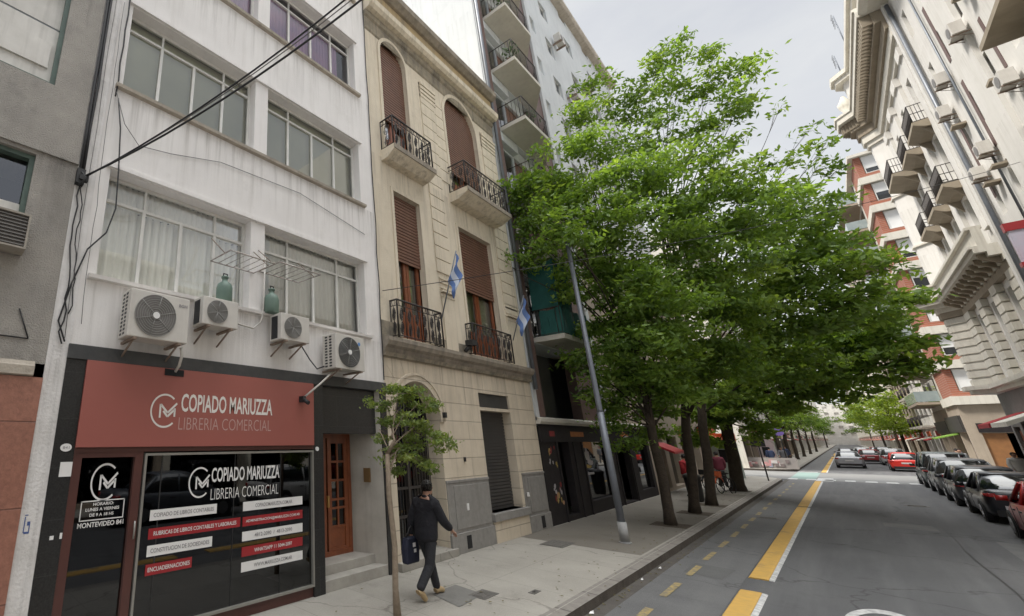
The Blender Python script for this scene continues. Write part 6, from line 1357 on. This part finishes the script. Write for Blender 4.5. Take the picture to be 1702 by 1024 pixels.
    for k in 'RL':
        a,t=Vector(J['a'+k]),Vector(J['t'+k]); d=(t-a); hl=a-Vector((d.x,d.y,0)).normalized()*.045+Vector((0,0,-.035))
        skin('shoe',[(*(a+Vector((0,0,-.012))),.050),(*hl,.047),(*(a.lerp(t,.5)),.050),(*(t+(t-a)*.12),.042)],[(0,1),(0,2),(2,3)],shoe,o)
    mb=MB(); cy=J['hy']-.002; G=[[(.093*math.sin(a)*math.cos(b),cy+.112*math.sin(a)*math.sin(b),1.668+.108*math.cos(a)) for b in [2*math.pi*t/20 for t in range(20)]] for a in [math.pi*(k+.3)/14 for k in range(14)]]
    mb.face(G[0])
    for k in range(13):
        for t in range(20):
            q=[G[k][t],G[k][(t+1)%20],G[k+1][(t+1)%20],G[k+1][t]]; my=sum(p[1] for p in q)/4-cy; mz=sum(p[2] for p in q)/4
            if (my<.045 and mz>1.585+max(0,my)*.9) or mz>1.728: mb.face(q)
    hb=mb.build('hair',HAIR,o,0,True); bm=bmesh.new(); bm.from_mesh(hb.data); bmesh.ops.remove_doubles(bm,verts=bm.verts,dist=.001); bm.to_mesh(hb.data); bm.free()
    mb=MB()
    for sx in (-.032,.032): mb.tube([(sx,J['hy']+.084,1.645),(sx,J['hy']+.092,1.645)],.010,8)
    mb.tube([(-.022,J['hy']+.086,1.592),(.022,J['hy']+.086,1.592)],.005,5); mb.build('face_details',HAIR,o)
    o.location=(x,y,.15); o.rotation_euler=(0,0,rot); o.scale=(s,s,s); return o
walk=dict(py=.02,cy=.07,hy=.13,eR=(.25,.17,1.14),wR=(.24,.38,.99),eL=(-.26,-.03,1.13),wL=(-.27,-.05,.86),kR=(.09,-.06,.49),aR=(.07,-.31,.19),tR=(.07,-.19,.035),kL=(-.09,.17,.50),aL=(-.08,.27,.09),tL=(-.09,.43,.035))
stand=dict(py=0,cy=0.01,hy=.03,eR=(.24,-.02,1.12),wR=(.22,.10,.90),eL=(-.24,-.02,1.12),wL=(-.22,.08,.88),kR=(.09,.02,.49),aR=(.10,-.02,.08),tR=(.12,.14,.035),kL=(-.09,.02,.49),aL=(-.10,-.02,.08),tL=(-.12,.14,.035))
BLK=mat('black_fabric',(.012,.012,.017),(.022,.022,.028),7,.95,1.,14); JEAN=mat('charcoal_trousers',(.034,.035,.040),(.020,.021,.025),7,.9,1.,14); SHOE=mat('tan_shoe',(.46,.34,.19),(.36,.26,.14),9,.7)
person(-4.66,6.62,R(-6),'man in a black hoodie and tan shoes walking away with a dark bag',BLK,JEAN,SHOE,walk,.97)
def bag(x,y,z):
    o=empty('shoulder_bag',(x,y,z),'dark blue bag with white marks carried at the left side of the walking man','bag'); mb=MB()
    T=lambda u,v,w_:(x+w_,y+u,z+v); mb.prism([(-.17,-.24),(.15,-.24),(.17,-.02),(.13,.14),(-.13,.14),(-.18,-.02)],-.06,.06,T); mb.build('bag_body',mat('navy_nylon',(.018,.022,.05),(.012,.015,.03),9,.7),o,.03)
    mb=MB(); mb.tube([T(-.10,.14,0),T(-.03,.27,.02),T(.02,.30,.02),T(.06,.27,.02),T(.10,.14,0)],.010,5); mb.build('strap',E['blackpl'],o)
    mb=MB(); mb.box(x+.062,x+.066,y-.02,y+.05,z+.0,z+.06); mb.box(x+.062,x+.066,y+.0,y+.06,z-.08,z-.03); mb.build('white_mark',E['paper'],o)
bag(-4.88,6.50,.86)
person(-4.75,26.6,R(60),'person in a dark red jacket standing behind the third big tree',E['redcloth'],mat('navy_cloth',(.02,.025,.05),rough=.9),E['blackpl'],stand,1.,True)
cl=[mat('coat_blue',(.05,.07,.14),rough=.9),mat('coat_grey',(.14,.14,.15),rough=.9),mat('coat_wine',(.16,.03,.05),rough=.9),mat('coat_pale',(.45,.43,.40),rough=.9)]
for i,(x,y,r_,c,ps,lb) in enumerate(((-4.6,33.5,20,2,stand,'person in a wine coat on the shaded pavement beyond the bicycles'),(-4.5,59.5,10,0,walk,'person in blue just past the crossing on the left'),(-3.9,61.5,190,1,walk,'person in grey facing the crossing on the left'),(-4.9,66,0,3,walk,'person in a pale coat on the far left pavement'),(-4.2,71,180,0,walk,'second person in blue farther along the left pavement'),(-4.6,80,0,1,walk,'second person in grey farther along the left pavement'),(5.1,57,180,1,walk,'person in grey outside the orange fronted shop on the right'),(5.3,60.5,0,0,stand,'person in blue near the lime awning on the right'),(5.4,43.2,200,3,stand,'person in a pale coat behind the parked van'))):
    person(x,y,R(r_),lb,cl[c],JEAN,E['blackpl'],ps,1.,False,'distant pedestrians')
